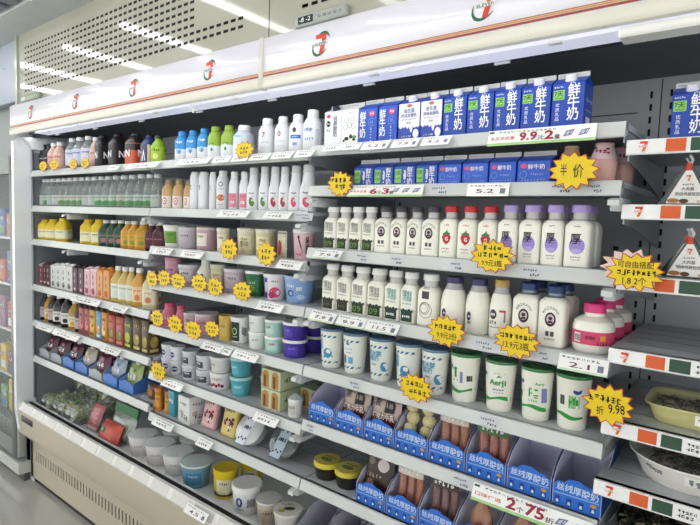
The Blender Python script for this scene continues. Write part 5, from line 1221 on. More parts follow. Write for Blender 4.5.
def row(key, items, mode='R', y0=.012, back=0, jitter=.06, xlim=None, backof=()):
    """items: (kind, left px, right px, top px or None). mode R: separate round things; Q: round things touching; B: boxes touching;
    N: keep the kind's own size"""
    z = SZ[key]; L = []
    x0, x1 = (xlim or (BAYS[key[0]] if key[0] in BAYS else (XL, XR)))
    for it in items:
        kn, a, c = it[:3]; top = it[3] if len(it) > 3 else None; k = KIND[kn]; md = it[4] if len(it) > 4 else mode
        d = k['d']; yc = y0+d/2; zm = z+k['h']*.4
        for _ in range(2):
            if md in 'RS':
                W = (px_x(c, yc, zm)-px_x(a, yc, zm))*(math.cos(theta((a+c)/2))*1.10 if md == 'R' else (1+math.cos(theta((a+c)/2)))/2); x = px_x((a+c)/2, yc, zm)
            elif md == 'Q':
                W = (px_x(c, yc, zm)-px_x(a, yc, zm)); x = px_x(a, yc, zm)+W/2/max(.5, math.cos(theta(a)))
            elif md == 'B':
                W = px_x(c, y0, zm)-px_x(a, y0, zm); x = px_x(a, y0, zm)+W/2
            else: W = k['w']; x = px_x((a+c)/2, yc, zm)
            W = min(max(W, k['w']*.62), k['w']*1.25); yc = y0+d*W/k['w']/2
        sz = 1.0
        if top is not None:
            h = py_z((a+c)/2, top, yc)-z; sz = min(max(h/k['h'], .72), 1.25)
        L.append([kn, x, W, yc, sz, d])
    n = len(L)
    for _ in range(60):
        for i in range(n-1):
            need = (L[i][2]+L[i+1][2])/2+.0015; gap = L[i+1][1]-L[i][1]
            if gap < need:
                q = max(.80, gap/need)
                e = (need-gap)/2
                if _ < 3: L[i][2] *= 1-(1-q)*.5; L[i+1][2] *= 1-(1-q)*.5
                else: L[i][1] -= e; L[i+1][1] += e
        L[0][1] = max(L[0][1], x0+L[0][2]/2+.008); L[-1][1] = min(L[-1][1], x1-L[-1][2]/2-.004)
    out = []
    for kn, x, W, yc, sz, d in L:
        s = W/KIND[kn]['w']; box = mode in 'B'
        turn = 0.0 if box or kn.split('_')[0] in ('slim', 'box', 'n', 'navy', 'fruit', 'teal', 'white', 'slab') or key[0] in 'CD' else (.62 if key[0] == 'A' else .45)
        out.append(put(kn, x, yc, z, key, '', s, sz, 0 if box else turn+random.uniform(-jitter, jitter)))
        for j in range(1 if kn in backof else back):
            put(kn, x, yc+(d*s+.004)*(j+1), z, key, 'back row' if back <= 1 else ORD[j+2]+' row back', s, sz, 0)
    return out
def atop(base, kn, key, where='upper', sx=None, dx=0):
    o = put(kn, base.location.x+dx, base.location.y, base.location.z+KIND_H(base), key, where, base.scale[0] if sx is None else sx, base.scale[2]); return o
def KIND_H(o): 
    for p in PLACED:
        if p[0] is o: return KIND[p[1]]['h']*o.scale[2]
# right bay
c1 = row('C1', [('carton_black_cap', 324, 341), ('carton_cow', 341, 358), ('carton_logo', 358.5, 377), ('carton_logo', 378, 397), ('carton_probiotic', 398, 420), ('carton_probiotic', 420, 442),
          ('carton_seven', 443, 466), ('carton_seven', 467, 493), ('carton_seven', 494, 520), ('carton_seven', 521, 550), ('carton_seven', 551.5, 584)], 'B', .014)
row('C2', [('small_seven', 354, 373), ('small_seven', 374, 393), ('small_seven', 394, 415), ('small_seven', 416, 437), ('small_logo', 438, 461), ('small_logo', 462, 488), ('small_logo', 489, 516), ('small_logo', 517, 551)], 'B', .012)
row('C2', [('brown_bottle', 561, 580), ('pink_bottle', 590, 617)], 'R', .03, xlim=(.76, .94))
put('pink_bottle', .905, .155, SZ['C2'], 'C2', 'back row', 1.02)
row('C3', [('milk_green', 322, 335, 207), ('milk_green', 335, 347, 207), ('milk_green', 347.5, 360, 207), ('milk_green', 360, 373, 207), ('milk_badge', 373, 389, 206.5), ('milk_badge', 389, 404, 206.5), ('milk_badge', 405, 420, 206.5), ('milk_badge', 420, 437, 206.5),
           ('milk_red', 438, 455, 206), ('milk_red', 456, 475, 206), ('milk_red', 476, 495, 206), ('milk_purple', 496, 516, 205), ('milk_purple', 517, 539, 205), ('milk_purple', 540, 562, 205), ('milk_purple', 563, 590, 205)], 'B', .014, backof=('milk_purple',))
row('C4', [('milk_green_plain', 320, 334, 263.0), ('milk_green_plain', 334, 349, 264.5), ('milk_green', 349, 365, 266.1), ('milk_green', 365, 382, 267.8), ('milk_teal', 383, 398.5, 269.7), ('milk_teal', 399, 414, 271.4), ('milk_sketch', 415, 435, 273.1),
           ('milk_navy', 436, 460, 275.5, 'B'), ('milk_navy', 461, 485, 277.5, 'B'), ('milk_tan', 486, 507, 279, 'B'), ('milk_square_blue', 509, 538, 281.5), ('milk_square_blue', 539, 570, 285)], 'B', .014, backof=('milk_square_blue',), xlim=(0, .835))
for j in range(3): put('pink_jar', .886, .064+j*.100, SZ['C4'], 'C4', ['', 'second row back', 'third row back'][j])
row('C5', [('ice_cup_2', 323, 341), ('ice_cup_1', 344, 366), ('ice_cup_0', 369.5, 394), ('ice_cup_2', 397, 420), ('ice_cup_0', 421, 449), ('green_cup_0', 450, 480), ('green_cup_1', 483, 517), ('green_cup_2', 518, 555), ('green_cup_3', 555, 590)], 'N', .02)
bx = [.0635+.1174*i for i in range(8)]
for i, x in enumerate(bx): put('bin', x, .014, SZ['C6'], 'C6')
bx7 = [x-.022 for x in bx]
for i, x in enumerate(bx7[2:]): put('bin', x, .014, SZ['C7'], 'C7')
z6 = SZ['C6']+.003; z7 = SZ['C7']+.003
for i in (1, 2): put('choc_pouch', bx[i], .042, z6, 'C6', '', 1.10, 1.10).rotation_euler = (math.radians(-8), 0, 0)
put('ball_pack', bx[3]-.027, .048, z6, 'C6', '', 1.05, 1.12).rotation_euler = (math.radians(-10), 0, 0)
put('ball_pack', bx[3]+.027, .050, z6, 'C6', '', 1.05, 1.12).rotation_euler = (math.radians(-10), 0, 0)
put('sausage_pale', bx[4], .046, z6, 'C6', '', 1.12, 1.14).rotation_euler = (math.radians(-10), 0, 0)
put('sausage_red', bx[5], .046, z6, 'C6', '', 1.12, 1.14).rotation_euler = (math.radians(-10), 0, 0)
put('cocoa_pack', bx7[2], .048, z7, 'C7', '', 1.12, 1.25).rotation_euler = (math.radians(-10), 0, 0)
put('sausage_pale', bx7[3], .048, z7, 'C7', '', 1.12, 1.25).rotation_euler = (math.radians(-10), 0, 0)
put('sausage_dark', bx7[4], .048, z7, 'C7', '', 1.12, 1.25).rotation_euler = (math.radians(-10), 0, 0)
put('drumstick_pack', bx7[5], .048, z7, 'C7', '', 1.12, 1.25).rotation_euler = (math.radians(-10), 0, 0)
put('drumstick_pack', bx7[6], .048, z7, 'C7', '', 1.12, 1.25).rotation_euler = (math.radians(-10), 0, 0)
for i, x in enumerate((.045, .14)): put('yellow_lid_tub', x, .075, SZ['C7'], 'C7')
# middle bay
row('B1', [('blue_top', 177, 189, 132), ('blue_top', 188, 199, 131), ('blue_top', 199, 210, 129), ('green_top', 209.5, 222, 127), ('green_top', 222.5, 236, 126), ('white_top', 235, 254, 126), ('seven_bottle', 260, 275, 119), ('zero_bottle', 276, 290, 117), ('bluebar_bottle', 290, 306, 115), ('bluetext_bottle', 307, 325, 110)], 'S', .014)
row('B2', [('oat_bottle', 164, 175, 180), ('oat_bottle', 174.5, 185, 180), ('oat_bottle', 185, 192, 181), ('slim_white', 191, 200, 171), ('slim_white', 200, 209, 171), ('slim_white', 209.5, 217, 171), ('peach_bottle', 215.5, 230, 171), ('pink_label', 230, 239, 172), ('pink_label', 240, 249, 172), ('yog_kiwi', 248, 260, 168), ('yog_kiwi', 260, 270, 167), ('yog_straw', 270, 281, 167), ('yog_straw', 280, 290, 167), ('yog_guava', 290, 302, 166), ('yog_guava', 301, 316, 165)], 'S', .014)
row('B3', [('cup_greenlabel', 166, 182, 225), ('jar_grey', 181, 199, 227), ('jar_mauve', 199, 217, 227), ('tub_cream', 218, 229, 228), ('tub_ivory', 239, 257, 228), ('tub_yellowish', 257, 275, 229), ('fruit_bag', 275, 290, 231, 'R'), ('tub_pinkbig', 291, 316, 229)], 'S', .02)
row('B4', [('jar_pinkdrink', 167, 180, 257), ('pot_lilac', 181, 200, 259), ('round_white', 199, 213, 259), ('jar_olive', 212, 225, 264), ('jar_lilac', 226, 246, 268), ('tub_green', 247, 265, 270), ('tub_tricolour', 265, 286, 273), ('tub_paleblue', 286, 314, 275)], 'S', .02)
b5 = row('B5', [('pink_round', 162, 177, 293), ('pink_round', 179, 193, 296), ('tub_whitepink', 178, 194, 311), ('tub_roselid', 197, 216, 309), ('tub_gold', 219, 233, 307), ('tub_darkring', 230, 251, 316), ('tub_white', 250, 266, None), ('tub_mint', 266, 284, None), ('tub_purple', 284, 306, None)], 'S', .02)
for o in b5[-3:]:
    kn = [p[1] for p in PLACED if p[0] is o][0]; atop(o, kn, 'B5', 'upper')
    q = put(kn, o.location.x+.004, o.location.y+.105, o.location.z, 'B5', 'behind', o.scale[0], o.scale[2])
    if kn == 'tub_purple': atop(q, kn, 'B5', 'upper, behind')
b6 = row('B6', [('tub_navybrand', 156, 169, None), ('tub_navybrand', 170, 184, None), ('tub_greyband', 184, 197, None), ('tub_greyband', 198, 212, None), ('tub_berry', 212, 231, None), ('tub_teal', 232, 250, None)], 'S', .02, xlim=(-.947, -.30))
for o, kn in zip(b6, ('tub_navybrand', 'tub_navybrand', 'tub_greyband', 'tub_greyband', 'tub_plainpot', 'tub_teal')):
    atop(o, kn, 'B6', 'upper', o.scale[0])
x6 = b6[-1].location.x
cw = put('cup_whitelow', x6+.07, .165, SZ['B6'], 'B6'); atop(cw, 'cup_whitelow', 'B6', 'upper')
k1 = put('kraft_box', -.205, .095, SZ['B6'], 'B6', 'front', 1.0); 
atop(k1, 'kraft_box', 'B6', 'upper')
put('kraft_box', -.10, .20, SZ['B6'], 'B6', 'lower right')
put('small_can', -.088, .045, SZ['B6'], 'B6')
row('B7', [('orange_jar', 155, 163, None), ('orange_jar', 164, 172, None), ('teal_box', 172, 181, None, 'N'), ('white_box', 181, 203, None, 'N'), ('slab_pink', 197, 221, None, 'N'), ('slab_yellow', 219, 239, None, 'N')], 'R', .02, xlim=(-1.2, -.42))
put('bowl_spotted', -.350, .085, SZ['B7'], 'B7', '', 1.08, 1.05); put('bowl_grey', -.165, .095, SZ['B7'], 'B7', '', 1.12, 1.05)
# far left bay
row('A1', [('dark_drink', 32, 38.5, 143), ('dark_drink', 39, 45, 143), ('peach_drink', 46, 53, 141), ('peach_drink', 53, 60, 141), ('blue_label_drink', 66, 73, 137), ('blue_label_drink', 73.5, 80.5, 137), ('blue_label_drink', 81, 89, 137), ('peach_drink', 90, 96, 138), ('n_black', 96, 103, 136), ('n_black', 104, 118, 135), ('n_orange', 120, 136, 135), ('navy_tri', 142, 159, 135), ('lime_drink', 159, 172, 135)], 'Q', .014)
row('A2', [('water_grey', 32, 38, None), ('water_green', 38, 44, None), ('water_grey', 44, 50, None), ('water_grey', 50, 56, None), ('water_red', 56, 62, None), ('water_red', 62, 68, None), ('water_red', 68, 74, None), ('water_red', 74, 80, None), ('water_grey', 80, 86.5, None), ('water_grey', 86.5, 93, None), ('water_green', 93, 100, None), ('water_green', 100, 107, None), ('water_green', 107, 115, None), ('water_red', 115, 123, None), ('water_green', 123, 131.5, None), ('water_green', 131.5, 141, None), ('water_green', 141, 151, None), ('water_grey', 151, 161, None)], 'Q', .014)
row('A3', [('yellow_jug', 35, 44.5, 219), ('yellow_jug', 45, 54, 219), ('yellow_jug', 54.5, 64, 218), ('yellow_jug', 80, 89, 219), ('yellow_jug', 90, 100, 219), ('juice_green', 100, 107, 220), ('juice_green', 107.5, 115, 220), ('juice_green', 115, 122, 220), ('juice_yellow', 122, 129, 221), ('juice_yellow', 129, 135.5, 221), ('juice_yellow', 135, 145, 221), ('juice_red', 146, 156, 222), ('juice_red', 156, 167, 222)], 'Q', .014, xlim=(XL, -.93))
row('A4', [('slim_red', 33, 38, 261), ('slim_maroon', 38, 43.5, 261), ('slim_maroon', 44, 49, 261), ('slim_pale', 49, 54, 262), ('slim_pale', 54, 59.5, 262), ('slim_pale', 60, 65, 262), ('slim_pale', 65, 71, 263), ('slim_maroon', 71, 78.5, 264), ('slim_maroon', 79, 86, 265), ('slim_pink', 86, 92, 266), ('slim_pink', 92, 99, 266), ('slim_orange', 99, 105, 267), ('slim_orange', 105, 112, 267), ('juice_label', 112, 119, 263), ('juice_label', 119, 126, 264), ('juice_label', 126, 132, 264), ('juice_orange', 132, 140, 265), ('juice_pale', 140, 152, 267)], 'Q', .014)
row('A5', [('plum_tea', 36, 42.5, 291), ('amber_tea', 43, 48.5, 292), ('plum_tea', 49, 54, 293), ('black_tea', 54, 60, 294), ('black_tea', 60.5, 69, 294), ('amber_tea', 70, 76, 299), ('plum_tea', 76, 81, 303), ('box_rose', 81, 86, 305), ('box_rose', 86, 91, 306), ('box_gold', 91, 97.5, 307), ('box_sky', 97.5, 103, 308), ('box_amber', 103, 109.5, 309), ('box_redgreen', 110, 118, 311), ('box_redgreen', 118, 126, 313), ('box_olive', 126.5, 134.5, 313), ('box_brown', 135, 143, 314), ('box_brown', 143.5, 151, 316)], 'Q', .014)
xa = -2.10
for i, (bk, pk) in enumerate((('bin_clear', 'pouch_maroon'), ('bin_clear', 'pouch_maroon'), ('bin_blue', 'pouch_maroon'), ('bin_blue', 'pouch_cream'), ('bin_clear', 'pouch_berry'), ('bin_blue', 'pouch_ice'), ('bin_blue', 'pouch_celery'))):
    x = xa+.152*i; put(bk, x, .014, SZ['A6'], 'A6')
    for k in range(2): put(pk, x, .050+k*.060, SZ['A6']+.003, 'A6', '' if k == 0 else 'back row', 1.28, 1.12).rotation_euler = (math.radians(-14), 0, 0)
put('pastry_pack', -1.005, .05, SZ['A6'], 'A6')
# bottom tray
for kn, x in (('salad_olive', -2.11), ('salad_mixed', -1.955), ('salad_white', -1.80)):
    q = put(kn, x, .105, .45, 'T', '', 1.08, 1.15)
    for kk, xx in ((kn, x),):
        q2 = put(kk, xx, .29, .45, 'T', 'behind', 1.08, 1.15); atop(q2, kk, 'T', 'stacked behind')
put('ham_pack', -1.635, .065, .45, 'T', '', 1.1, 1.1); put('purple_card_pack', -1.60, .19, .45, 'T', '', 1.1, 1.15); put('green_card_pack', -1.395, .105, .45, 'T', '', 1.55, 1.12); put('coral_bag', -1.40, .030, .45, 'T', '', 1.4, .95)
TURN = .7
for i, x in enumerate((-1.185, -1.035, -.885)): put('white_pot', x, .10, .45, 'T', '', 1.22, 1.05, TURN)
for i, x in enumerate((-1.11, -.96)): put('white_pot', x, .245, .45, 'T', 'behind', 1.22, 1.05, TURN)
put('blue_pot', -.725, .088, .45, 'T', '', 1.22, 1.02, TURN); put('yellow_pot', -.555, .115, .45, 'T', '', 1.1, 1.08, TURN); put('yellow_pot', -.54, .25, .45, 'T', 'behind', 1.1, 1.08, TURN)
put('big_zero_pot', -.395, .095, .45, 'T', '', 1.15, 1.08, TURN); put('oat_cup', -.262, .09, .45, 'T', '', 1.15, 1.0, TURN); put('egg_cup', -.143, .075, .45, 'T', '', 1.2, 1.0, TURN)
for i in range(3): put('bin_white', -.012+.118*i, .018, .45, 'T')
put('bread_bag', .106, .075, .4535, 'T')
# right-edge rack
put('carton_seven', 1.05, .11, SZ['D1'], 'D1'); put('carton_seven', 1.128, .11, SZ['D1'], 'D1')
for kk, xs in (('D2', (1.062, 1.165)), ('D3', (1.075, 1.18))):
    for i, x in enumerate(xs):
        put('rice_triangle', x, .045, SZ[kk], kk)
        put('rice_triangle', x-.012, .095, SZ[kk], kk, 'back row')
put('salad_bowl', 1.06, .12, SZ['D7'], 'D7'); put('yellow_tray', 1.115, .125, SZ['D5'], 'D5'); put('meal_bowl', 1.10, .15, SZ['D6'], 'D6', '', 1.1, 1.1)
# ------------------------------------------------------------------ labels of the stock: look first, then place in the row
from collections import defaultdict
G = defaultdict(list)
for p in PLACED: G[(KIND[p[1]]['desc'], p[2], p[3])].append(p)
for (desc, key, where), L in G.items():
    L.sort(key=lambda p: p[4]); sn = shelf_name(key)
    if key == 'D5' or key == 'D6' or key[0] == 'D': sn = {'1': 'top strip of', '2': 'second strip of', '3': 'third strip of', '5': 'fifth strip of', '6': 'sixth strip of', '7': 'shelf below the meal bowl,'}[key[1]]+' right-edge rack'
    for i, p in enumerate(L):
        o = p[0]; n = len(L); wp = (where+', ') if where else ''
        if n == 1: t = '%s, %s%s' % (desc, wp, sn)
        elif n == 2: t = '%s %s, %s%s' % (('left', 'right')[i], desc, wp, sn)
        else: t = '%s %s from left, %s%s' % (ORD[i+1] if i < n-1 else 'last', desc, wp, sn)
        if n > 2 and i == n-1: t = t.replace(' from left', ' at right', 1)
        o['label'] = t; o['category'] = KIND[p[1]]['cat']
        if n > 1 or where: o['group'] = (KIND[p[1]]['group']+' on the '+sn).replace('on the in the', 'in the')

# ------------------------------------------------------------------ price tags and starbursts
YEL = mat('#eccb1e', .5); BRD = mat('#b5432a', .5); BRD2 = mat('#8f2f1e', .5); TAGG = mat('#cfe3c4', .5)
TAGS = []
def star(n, r0, r1, ax=1.0, ay=1.0, ph=0.0, seed=0):
    rg = random.Random(seed); P = []
    for i in range(2*n):
        a = ph+math.pi*i/n; q = (r0 if i % 2 == 0 else r1)*(1+rg.uniform(-.06, .06)); P.append((q*ax*math.cos(a), q*ay*math.sin(a)))
    return P
def starburst(pxc, pyc, pw, ph_, key, writing, label, y=-.03, n=13, rot=0.0, double=False):
    "yellow starburst card clipped to the rail; pw, ph_ = its width and height in photo pixels"
    z = py_z(pxc, pyc, y); x = px_x(pxc, y, z); W = px_x(pxc+pw/2, y, z)-px_x(pxc-pw/2, y, z); H = py_z(pxc, pyc-ph_/2, y)-py_z(pxc, pyc+ph_/2, y)
    if key[0] != 'C' and key[0] != 'D': W *= .95
    r = thing('starburst_sign', (x, y, z)); tag(r, label, 'price sign', 'yellow starburst price signs')
    b = MB(); W *= 1.10; H *= 1.10; P = star(n, .5, .375, W, H, .1, int(pxc))
    b.prism([(p[0]*1.0, p[1]*1.0) for p in P], 0, .0012, BRD, 'y')
    if double: b.prism([(p[0]-.012, p[1]+.008) for p in star(n, .5, .375, W, H, .25, 3)], .0014, .0024, mat('#e9c9c0', .5), 'y')
    s = flat(0); b.mark(s, [(p[0]*.93, p[1]*.93) for p in P], YEL, .0004); b.build('card', r, False)
    b = MB()
    for (t, u, v, h, w_) in writing:
        if isinstance(t, int): b.strokes(s, u*W, v*H, w_*W, h*H, t, BLACK, .0010, seed=int(pxc)+int(v*10), t=.07)
        else: b.text(s, t, u*W, v*H, BLACK, h=h*H, w=w_*W, bold=.012, e=.0010, rot=rot)
    b.build('writing', r, False)
    b = MB(); b.box(-.006, .0012, -.012, .006, -y-.012, -.004, mat('#e4e6e4', .3)); b.build('clip', r, False)
    return r
def price_tag(pxl, pxr, key, writing=None, label='', tilt=38, h=.034, drop=.004, green=False, clip=True, x0x1=None):
    z0 = RAILZ[key] if key in RAILZ else .478
    zm = z0+.018; y = -.035 if key != 'T' else -.105
    if x0x1: xa, xb = x0x1
    else: xa, xb = px_x(pxl, y, zm), px_x(pxr, y, zm)
    W = xb-xa; r = thing('price_tag', ((xa+xb)/2, -.018 if key != 'T' else -.096, z0+.036-drop)); r.rotation_euler = (0, 0, 0)
    tag(r, label, 'price tag', 'price tags on the '+shelf_name(key) if key != 'T' else None)
    a = math.radians(tilt); R = Matrix.Rotation(-a, 4, 'X')
    b = MB(); b.M = R; b.box(-W/2, 0, -h, W/2, .001, 0, mat('#f6f6f2', .35, coat=.4)); 
    if green: b.box(-W/2, -.0003, -h, W/2, 0, -h*.86, TAGG)
    b.build('card', r, False)
    b = MB(); b.M = R; s = flat(-.0003)
    if writing: writing(b, s, W, h)
    else:
        b.strokes(s, 0, -h*.22, W*.8, h*.16, 7, INK, .0006, seed=int(abs(xa)*100)); b.strokes(s, -W*.05, -h*.62, W*.55, h*.30, 4, mat('#5a2a30', .5), .0006, seed=int(abs(xb)*100)+3)
    b.build('print', r, False)
    return r
def bigtag(head, num, icons):
    def f(b, s, W, h):
        g = mat('#3f7d4a', .5); b.patch(s, -W/2, W/2, -h, -h*.84, mat('#a9d08a', .5), 1, 1, .0002); b.patch(s, -W/2+.003, -W/2+W*.06, -h*.2, -h*.08, mat('#3a4a40', .5), 1, 1, .0004)
        b.strokes(s, -W*.12, -h*.16, W*.55, h*.12, 14, INK, .0006, seed=3)
        b.text(s, head, -W*.35, -h*.55, RED, h=h*.22, w=W*.24, bold=.02, e=.0006)
        u = -W*.19
        for t, hh, ww, col in num: b.text(s, t, u+ww*W/2, -h*(.78-hh/2), col, h=h*hh, w=ww*W*.94, bold=.03, e=.0008); u += ww*W
        for k in range(icons[0]):
            u = W*(icons[1]+.13*k); q = W*.045; ic = mat('#6a6b92', .5); lt = mat('#c9cde0', .5)
            b.mark(s, [(u-q*1.1, -h*.68), (u+q*.5, -h*.60), (u+q*1.1, -h*.26), (u-q*.5, -h*.34)], ic, .0006)
            b.mark(s, [(u-q*.7, -h*.60), (u-q*.1, -h*.57), (u+q*.3, -h*.36), (u-q*.3, -h*.40)], lt, .0009); b.mark(s, [(u+q*.2, -h*.54), (u+q*.5, -h*.52), (u+q*.8, -h*.34), (u+q*.5, -h*.36)], lt, .0009)
    return f
def prices(t): 
    def f(b, s, W, h):
        b.strokes(s, -W*.05, -h*.20, W*.8, h*.14, 8, INK, .0006, seed=len(t)); b.text(s, t, -W*.06, -h*.60, mat('#6a2a34', .5), h=h*.32, w=W*.42, bold=.01, e=.0007); b.patch(s, W*.30, W*.42, -h*.8, -h*.4, mat('#7a7f8c', .5), 1, 1, .0005)
    return f
DKR = mat('#9c2440', .5)
price_tag(486, 595, 'C1', bigtag('多买多优惠', [('9.9', .55, .18, DKR), ('元', .28, .06, INK), ('2', .55, .09, DKR), ('盒', .28, .06, INK)], (2, .27)), 'long white and green promotion tag reading 9.9 for 2 under the blue cartons', 12, .040, .002)
price_tag(346, 421, 'C2', bigtag('多买多优惠', [('6', .5, .11, DKR), ('元', .28, .06, INK), ('3', .5, .10, DKR), ('盒', .28, .06, INK)], (3, .16)), 'long promotion tag reading 6 for 3 below the small cartons', 20, .036, .004)
price_tag(0, 0, 'C6', bigtag('口味任选', [('2', .62, .09, DKR), ('个', .3, .07, INK), ('75', .62, .17, DKR), ('折', .3, .08, INK)], (2, .27)), 'long white and green tag reading 2 for 75 percent on display cartons', 25, .044, .003, x0x1=(.635, .935))
price_tag(557, 607, 'C4', prices('2.1'), 'white price tag reading 2.1 below the squat pink jar', 18, .038, .003, True)
for a, c, t, l in ((361, 387, '5.2', 'tilted price tag below the blue cartons with pink logo'), (391, 417, '7.9', 'tilted price tag below the left drip-panel carton'), (421, 449, '5.2', 'tilted price tag below the right drip-panel carton')): price_tag(a, c, 'C1', prices(t), l, 40, .034)
for a, c, l in ((322, 340, 'small price tag at the left end of right bay top shelf'), (341, 359, 'small price tag below the white cow-patch carton')): price_tag(a, c, 'C1', None, l, 42, .030)
price_tag(465, 507, 'C2', prices('5.2'), 'white price tag below the small cartons with pink logo', 14, .034)
price_tag(313, 340, 'C3', prices('7.9'), 'green edged price tag at the left end of right bay third shelf', 42, .036, .003, True)
for a, c, t, l in ((309, 334, '7.9', 'leftmost green edged price tag on the right bay fourth shelf'), (336, 364, '9.9', 'middle green edged price tag below the dark green milk labels'), (365, 397, '11.5', 'green edged price tag below the teal milk bottles')): price_tag(a, c, 'C4', prices(t), l, 40, .038, .003, True)
for key, a, c, l in (('B1', 212, 229, 'price tag below the green topped bottles'), ('B1', 231, 247, 'price tag below the starburst on middle bay top shelf'), ('B1', 249, 268, 'price tag below the bottle printed 7'), ('B1', 271, 291, 'price tag below the bottle printed 0'), ('B1', 294, 312, 'price tag below the blue bar bottle'), ('B1', 176, 208, 'long pale tag below the blue topped bottles'),
    ('B2', 217, 247, 'pale tag below the orange fruit bottle'), ('B2', 263, 289, 'white price tag below the red fruit yogurt bottles'),
    ('B3', 153, 170, 'price tag at the left end of middle bay third shelf'), ('B3', 180, 201, 'price tag below the greyish lilac jar'), ('B3', 276, 300, 'price tag below the pale pink tub'),
    ('B4', 256, 281, 'price tag below the dark green and tricolour tubs'), ('B5', 201, 221, 'wider price tag left of the dark ring tub'), ('B5', 222, 230, 'narrow blue-white tag beside the wider price tag'), ('B5', 232, 256, 'price tag below the dark ring tub'),
    ('B6', 161, 181, 'price tag below the small navy oval tubs'), ('B6', 253, 276, 'price tag below the pale green sleeve boxes'), ('B7', 196, 210, 'price tag below the pink leaning pack'), ('B7', 152, 171, 'price tag below the amber jelly jars'),
    ('A1', 126, 157, 'long white tag below the navy triangle bottle'), ('A1', 108, 118, 'small upright tag beside the black N bottle'), ('A4', 71, 98, 'long white tag on far-left bay fourth shelf'), ('A4', 110, 125, 'short tag on far-left bay fourth shelf'), ('A5', 36, 51, 'leftmost tag on far-left bay fifth shelf'), ('A5', 52, 77, 'long tag below the black tea bottles'), ('A5', 101, 118, 'tag below the blue drink box')):
    price_tag(a, c, key, None, l, 42, .034)
price_tag(186, 207, 'T', prices('4.5'), 'price tag on the white bumper below the yellow tub', 40, .036)
# small paper slips inside the clear rails
def slip(pxl, pxr, key, label):
    y = -.0165; z0 = RAILZ[key]; xa, xb = px_x(pxl, y, z0+.018), px_x(pxr, y, z0+.018); b = MB(); W = xb-xa
    dz = lambda u, z, e: ((u), -e-.0005+(z)*.24, z)
    b.patch(dz, -W/2, W/2, .004, .030, mat('#c9ccd0', .5), 1, 1, 0); b.strokes(dz, -W*.1, .022, W*.7, .006, 6, INK, .0004, seed=int(pxl)); b.strokes(dz, W*.15, .011, W*.45, .007, 4, INK, .0004, seed=int(pxr))
    o = b.build('shelf_label', None, False); o.location = ((xa+xb)/2, y, z0); tag(o, label, 'shelf label', 'small paper labels in the shelf rails')
for a, c, k, l in ((430, 449, 'C2', 'rail label below the small seven-day cartons'), (550, 573, 'C2', 'rail label under the half-price starburst'), (586, 604, 'C2', 'rail label below the pink waisted bottle'), (355, 368, 'C3', 'rail label below the dark green milk labels, third shelf'), (390, 403, 'C3', 'rail label below the brown badge bottles, third shelf'), (449, 463, 'C3', 'rail label below the strawberry bottles'), (521, 542, 'C3', 'rail label below the lilac capped bottles'),
    (474, 494, 'C4', 'rail label between the two fourth-shelf starbursts'), (538, 549, 'C4', 'rail label below the right navy capped bottle'), (348, 360, 'C5', 'rail label below the code-square cup'), (478, 499, 'C5', 'rail label below the green script cup'), (305, 314, 'C6', 'rail label at the left end of the display cartons'), (452, 470, 'C6', 'rail label left of the 2 for 75 tag'), (294, 312, 'B2', 'rail label at the right end of middle bay second shelf')):
    slip(a, c, k, l)
# the starbursts
starburst(573, 171, 48, 36, 'C2', [('半', -.18, .04, .30, .13), ('价', .10, 0, .34, .20)], 'big yellow starburst reading half price beside the pink waisted bottle', -.035)
starburst(340, 184, 24, 25, 'C2', [(4, -.05, .14, .2, .6), (3, .02, -.12, .22, .4)], 'yellow starburst left of the small seven-day cartons', -.03)
starburst(492, 256, 41, 33, 'C3', [(4, 0, .22, .16, .4), (6, .02, .02, .16, .7), ('9.9元3瓶', 0, -.20, .18, .45)], 'yellow starburst between strawberry and lilac capped bottles', -.035)
starburst(446, 331, 36, 30, 'C4', [(5, -.02, .12, .18, .55), ('9.9元3份', .02, -.14, .22, .5)], 'yellow starburst in front of the left violet capped bottles')
starburst(516, 341, 43, 33, 'C4', [(7, 0, .12, .16, .7), ('13.9元3瓶', 0, -.12, .22, .55)], 'yellow starburst in front of the left square navy capped bottle', -.035)
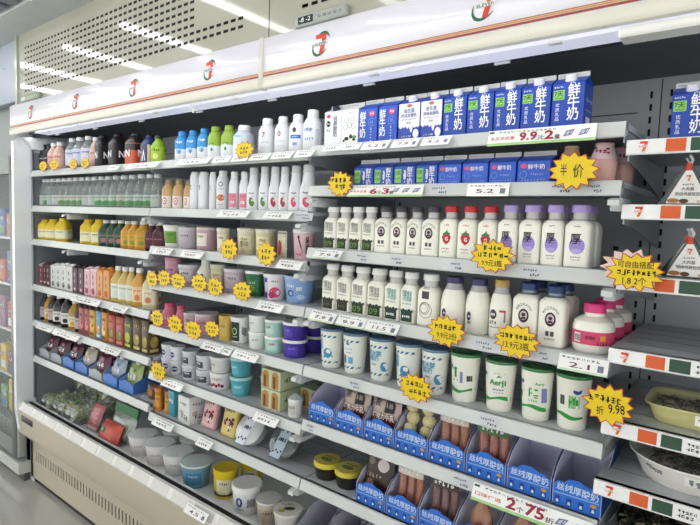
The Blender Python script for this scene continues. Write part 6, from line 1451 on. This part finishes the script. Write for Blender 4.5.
starburst(415, 388, 33, 27, 'C5', [(4, -.02, .14, .2, .5), (4, .08, -.12, .2, .5)], 'yellow starburst in front of the blue ice cups')
starburst(608, 405, 49, 39, 'C5', [(6, -.06, .13, .17, .62), ('折', -.14, -.16, .2, .14), ('9.98', .16, -.06, .22, .3)], 'big yellow starburst at the right end of the cup shelf', -.03, rot=.1)
starburst(635, 272, 55, 37, 'D3', [('可自由搭配', 0, .18, .17, .6), (8, .02, -.02, .17, .66), ('1.8 2个', 0, -.22, .2, .4)], 'doubled yellow starburst at the right-edge rack third strip', -.035, double=True)
for pxc, pyc, w_, h_, key, l in ((244, 150, 19, 17, 'B1', 'small starburst in front of the grey shouldered bottle'), (229, 249, 18, 21, 'B3', 'starburst in front of the cream tub'), (266, 254, 20, 24, 'B3', 'starburst in front of the pale yellow tub'),
    (152, 279, 12, 16, 'B4', 'leftmost starburst on middle bay fourth shelf'), (164, 278, 14, 17, 'B4', 'second starburst from left on middle bay fourth shelf'), (178, 281, 16, 16, 'B4', 'third starburst from left on middle bay fourth shelf'), (199, 283, 17, 18, 'B4', 'starburst in front of the low lilac pot'), (215, 287, 17, 19, 'B4', 'starburst in front of the pale olive jar'), (242, 291, 20, 20, 'B4', 'starburst in front of the dusty lilac jar'),
    (157, 318, 14, 18, 'B5', 'leftmost starburst on middle bay fifth shelf'), (175, 324, 16, 18, 'B5', 'starburst in front of the pink round bottles'), (193, 330, 18, 19, 'B5', 'starburst in front of the white and pink tub'), (212, 329, 16, 17, 'B5', 'starburst in front of the rosy tub'), (158, 371, 16, 18, 'B6', 'lone starburst at the left end of middle bay sixth shelf'),
    (43, 166, 9, 10, 'A1', 'first little starburst on far-left bay top shelf'), (54, 165, 10, 10, 'A1', 'second little starburst on far-left bay top shelf'), (73, 164, 9, 10, 'A1', 'third little starburst, below blue lettered bottles'), (85, 163, 9, 11, 'A1', 'fourth little starburst on far-left bay top shelf')):
    starburst(pxc, pyc, w_, h_, key, [(3, 0, .10, .18, .5), (3, 0, -.14, .2, .4)], l, -.03 if key[0] == 'B' else -.02, 11)
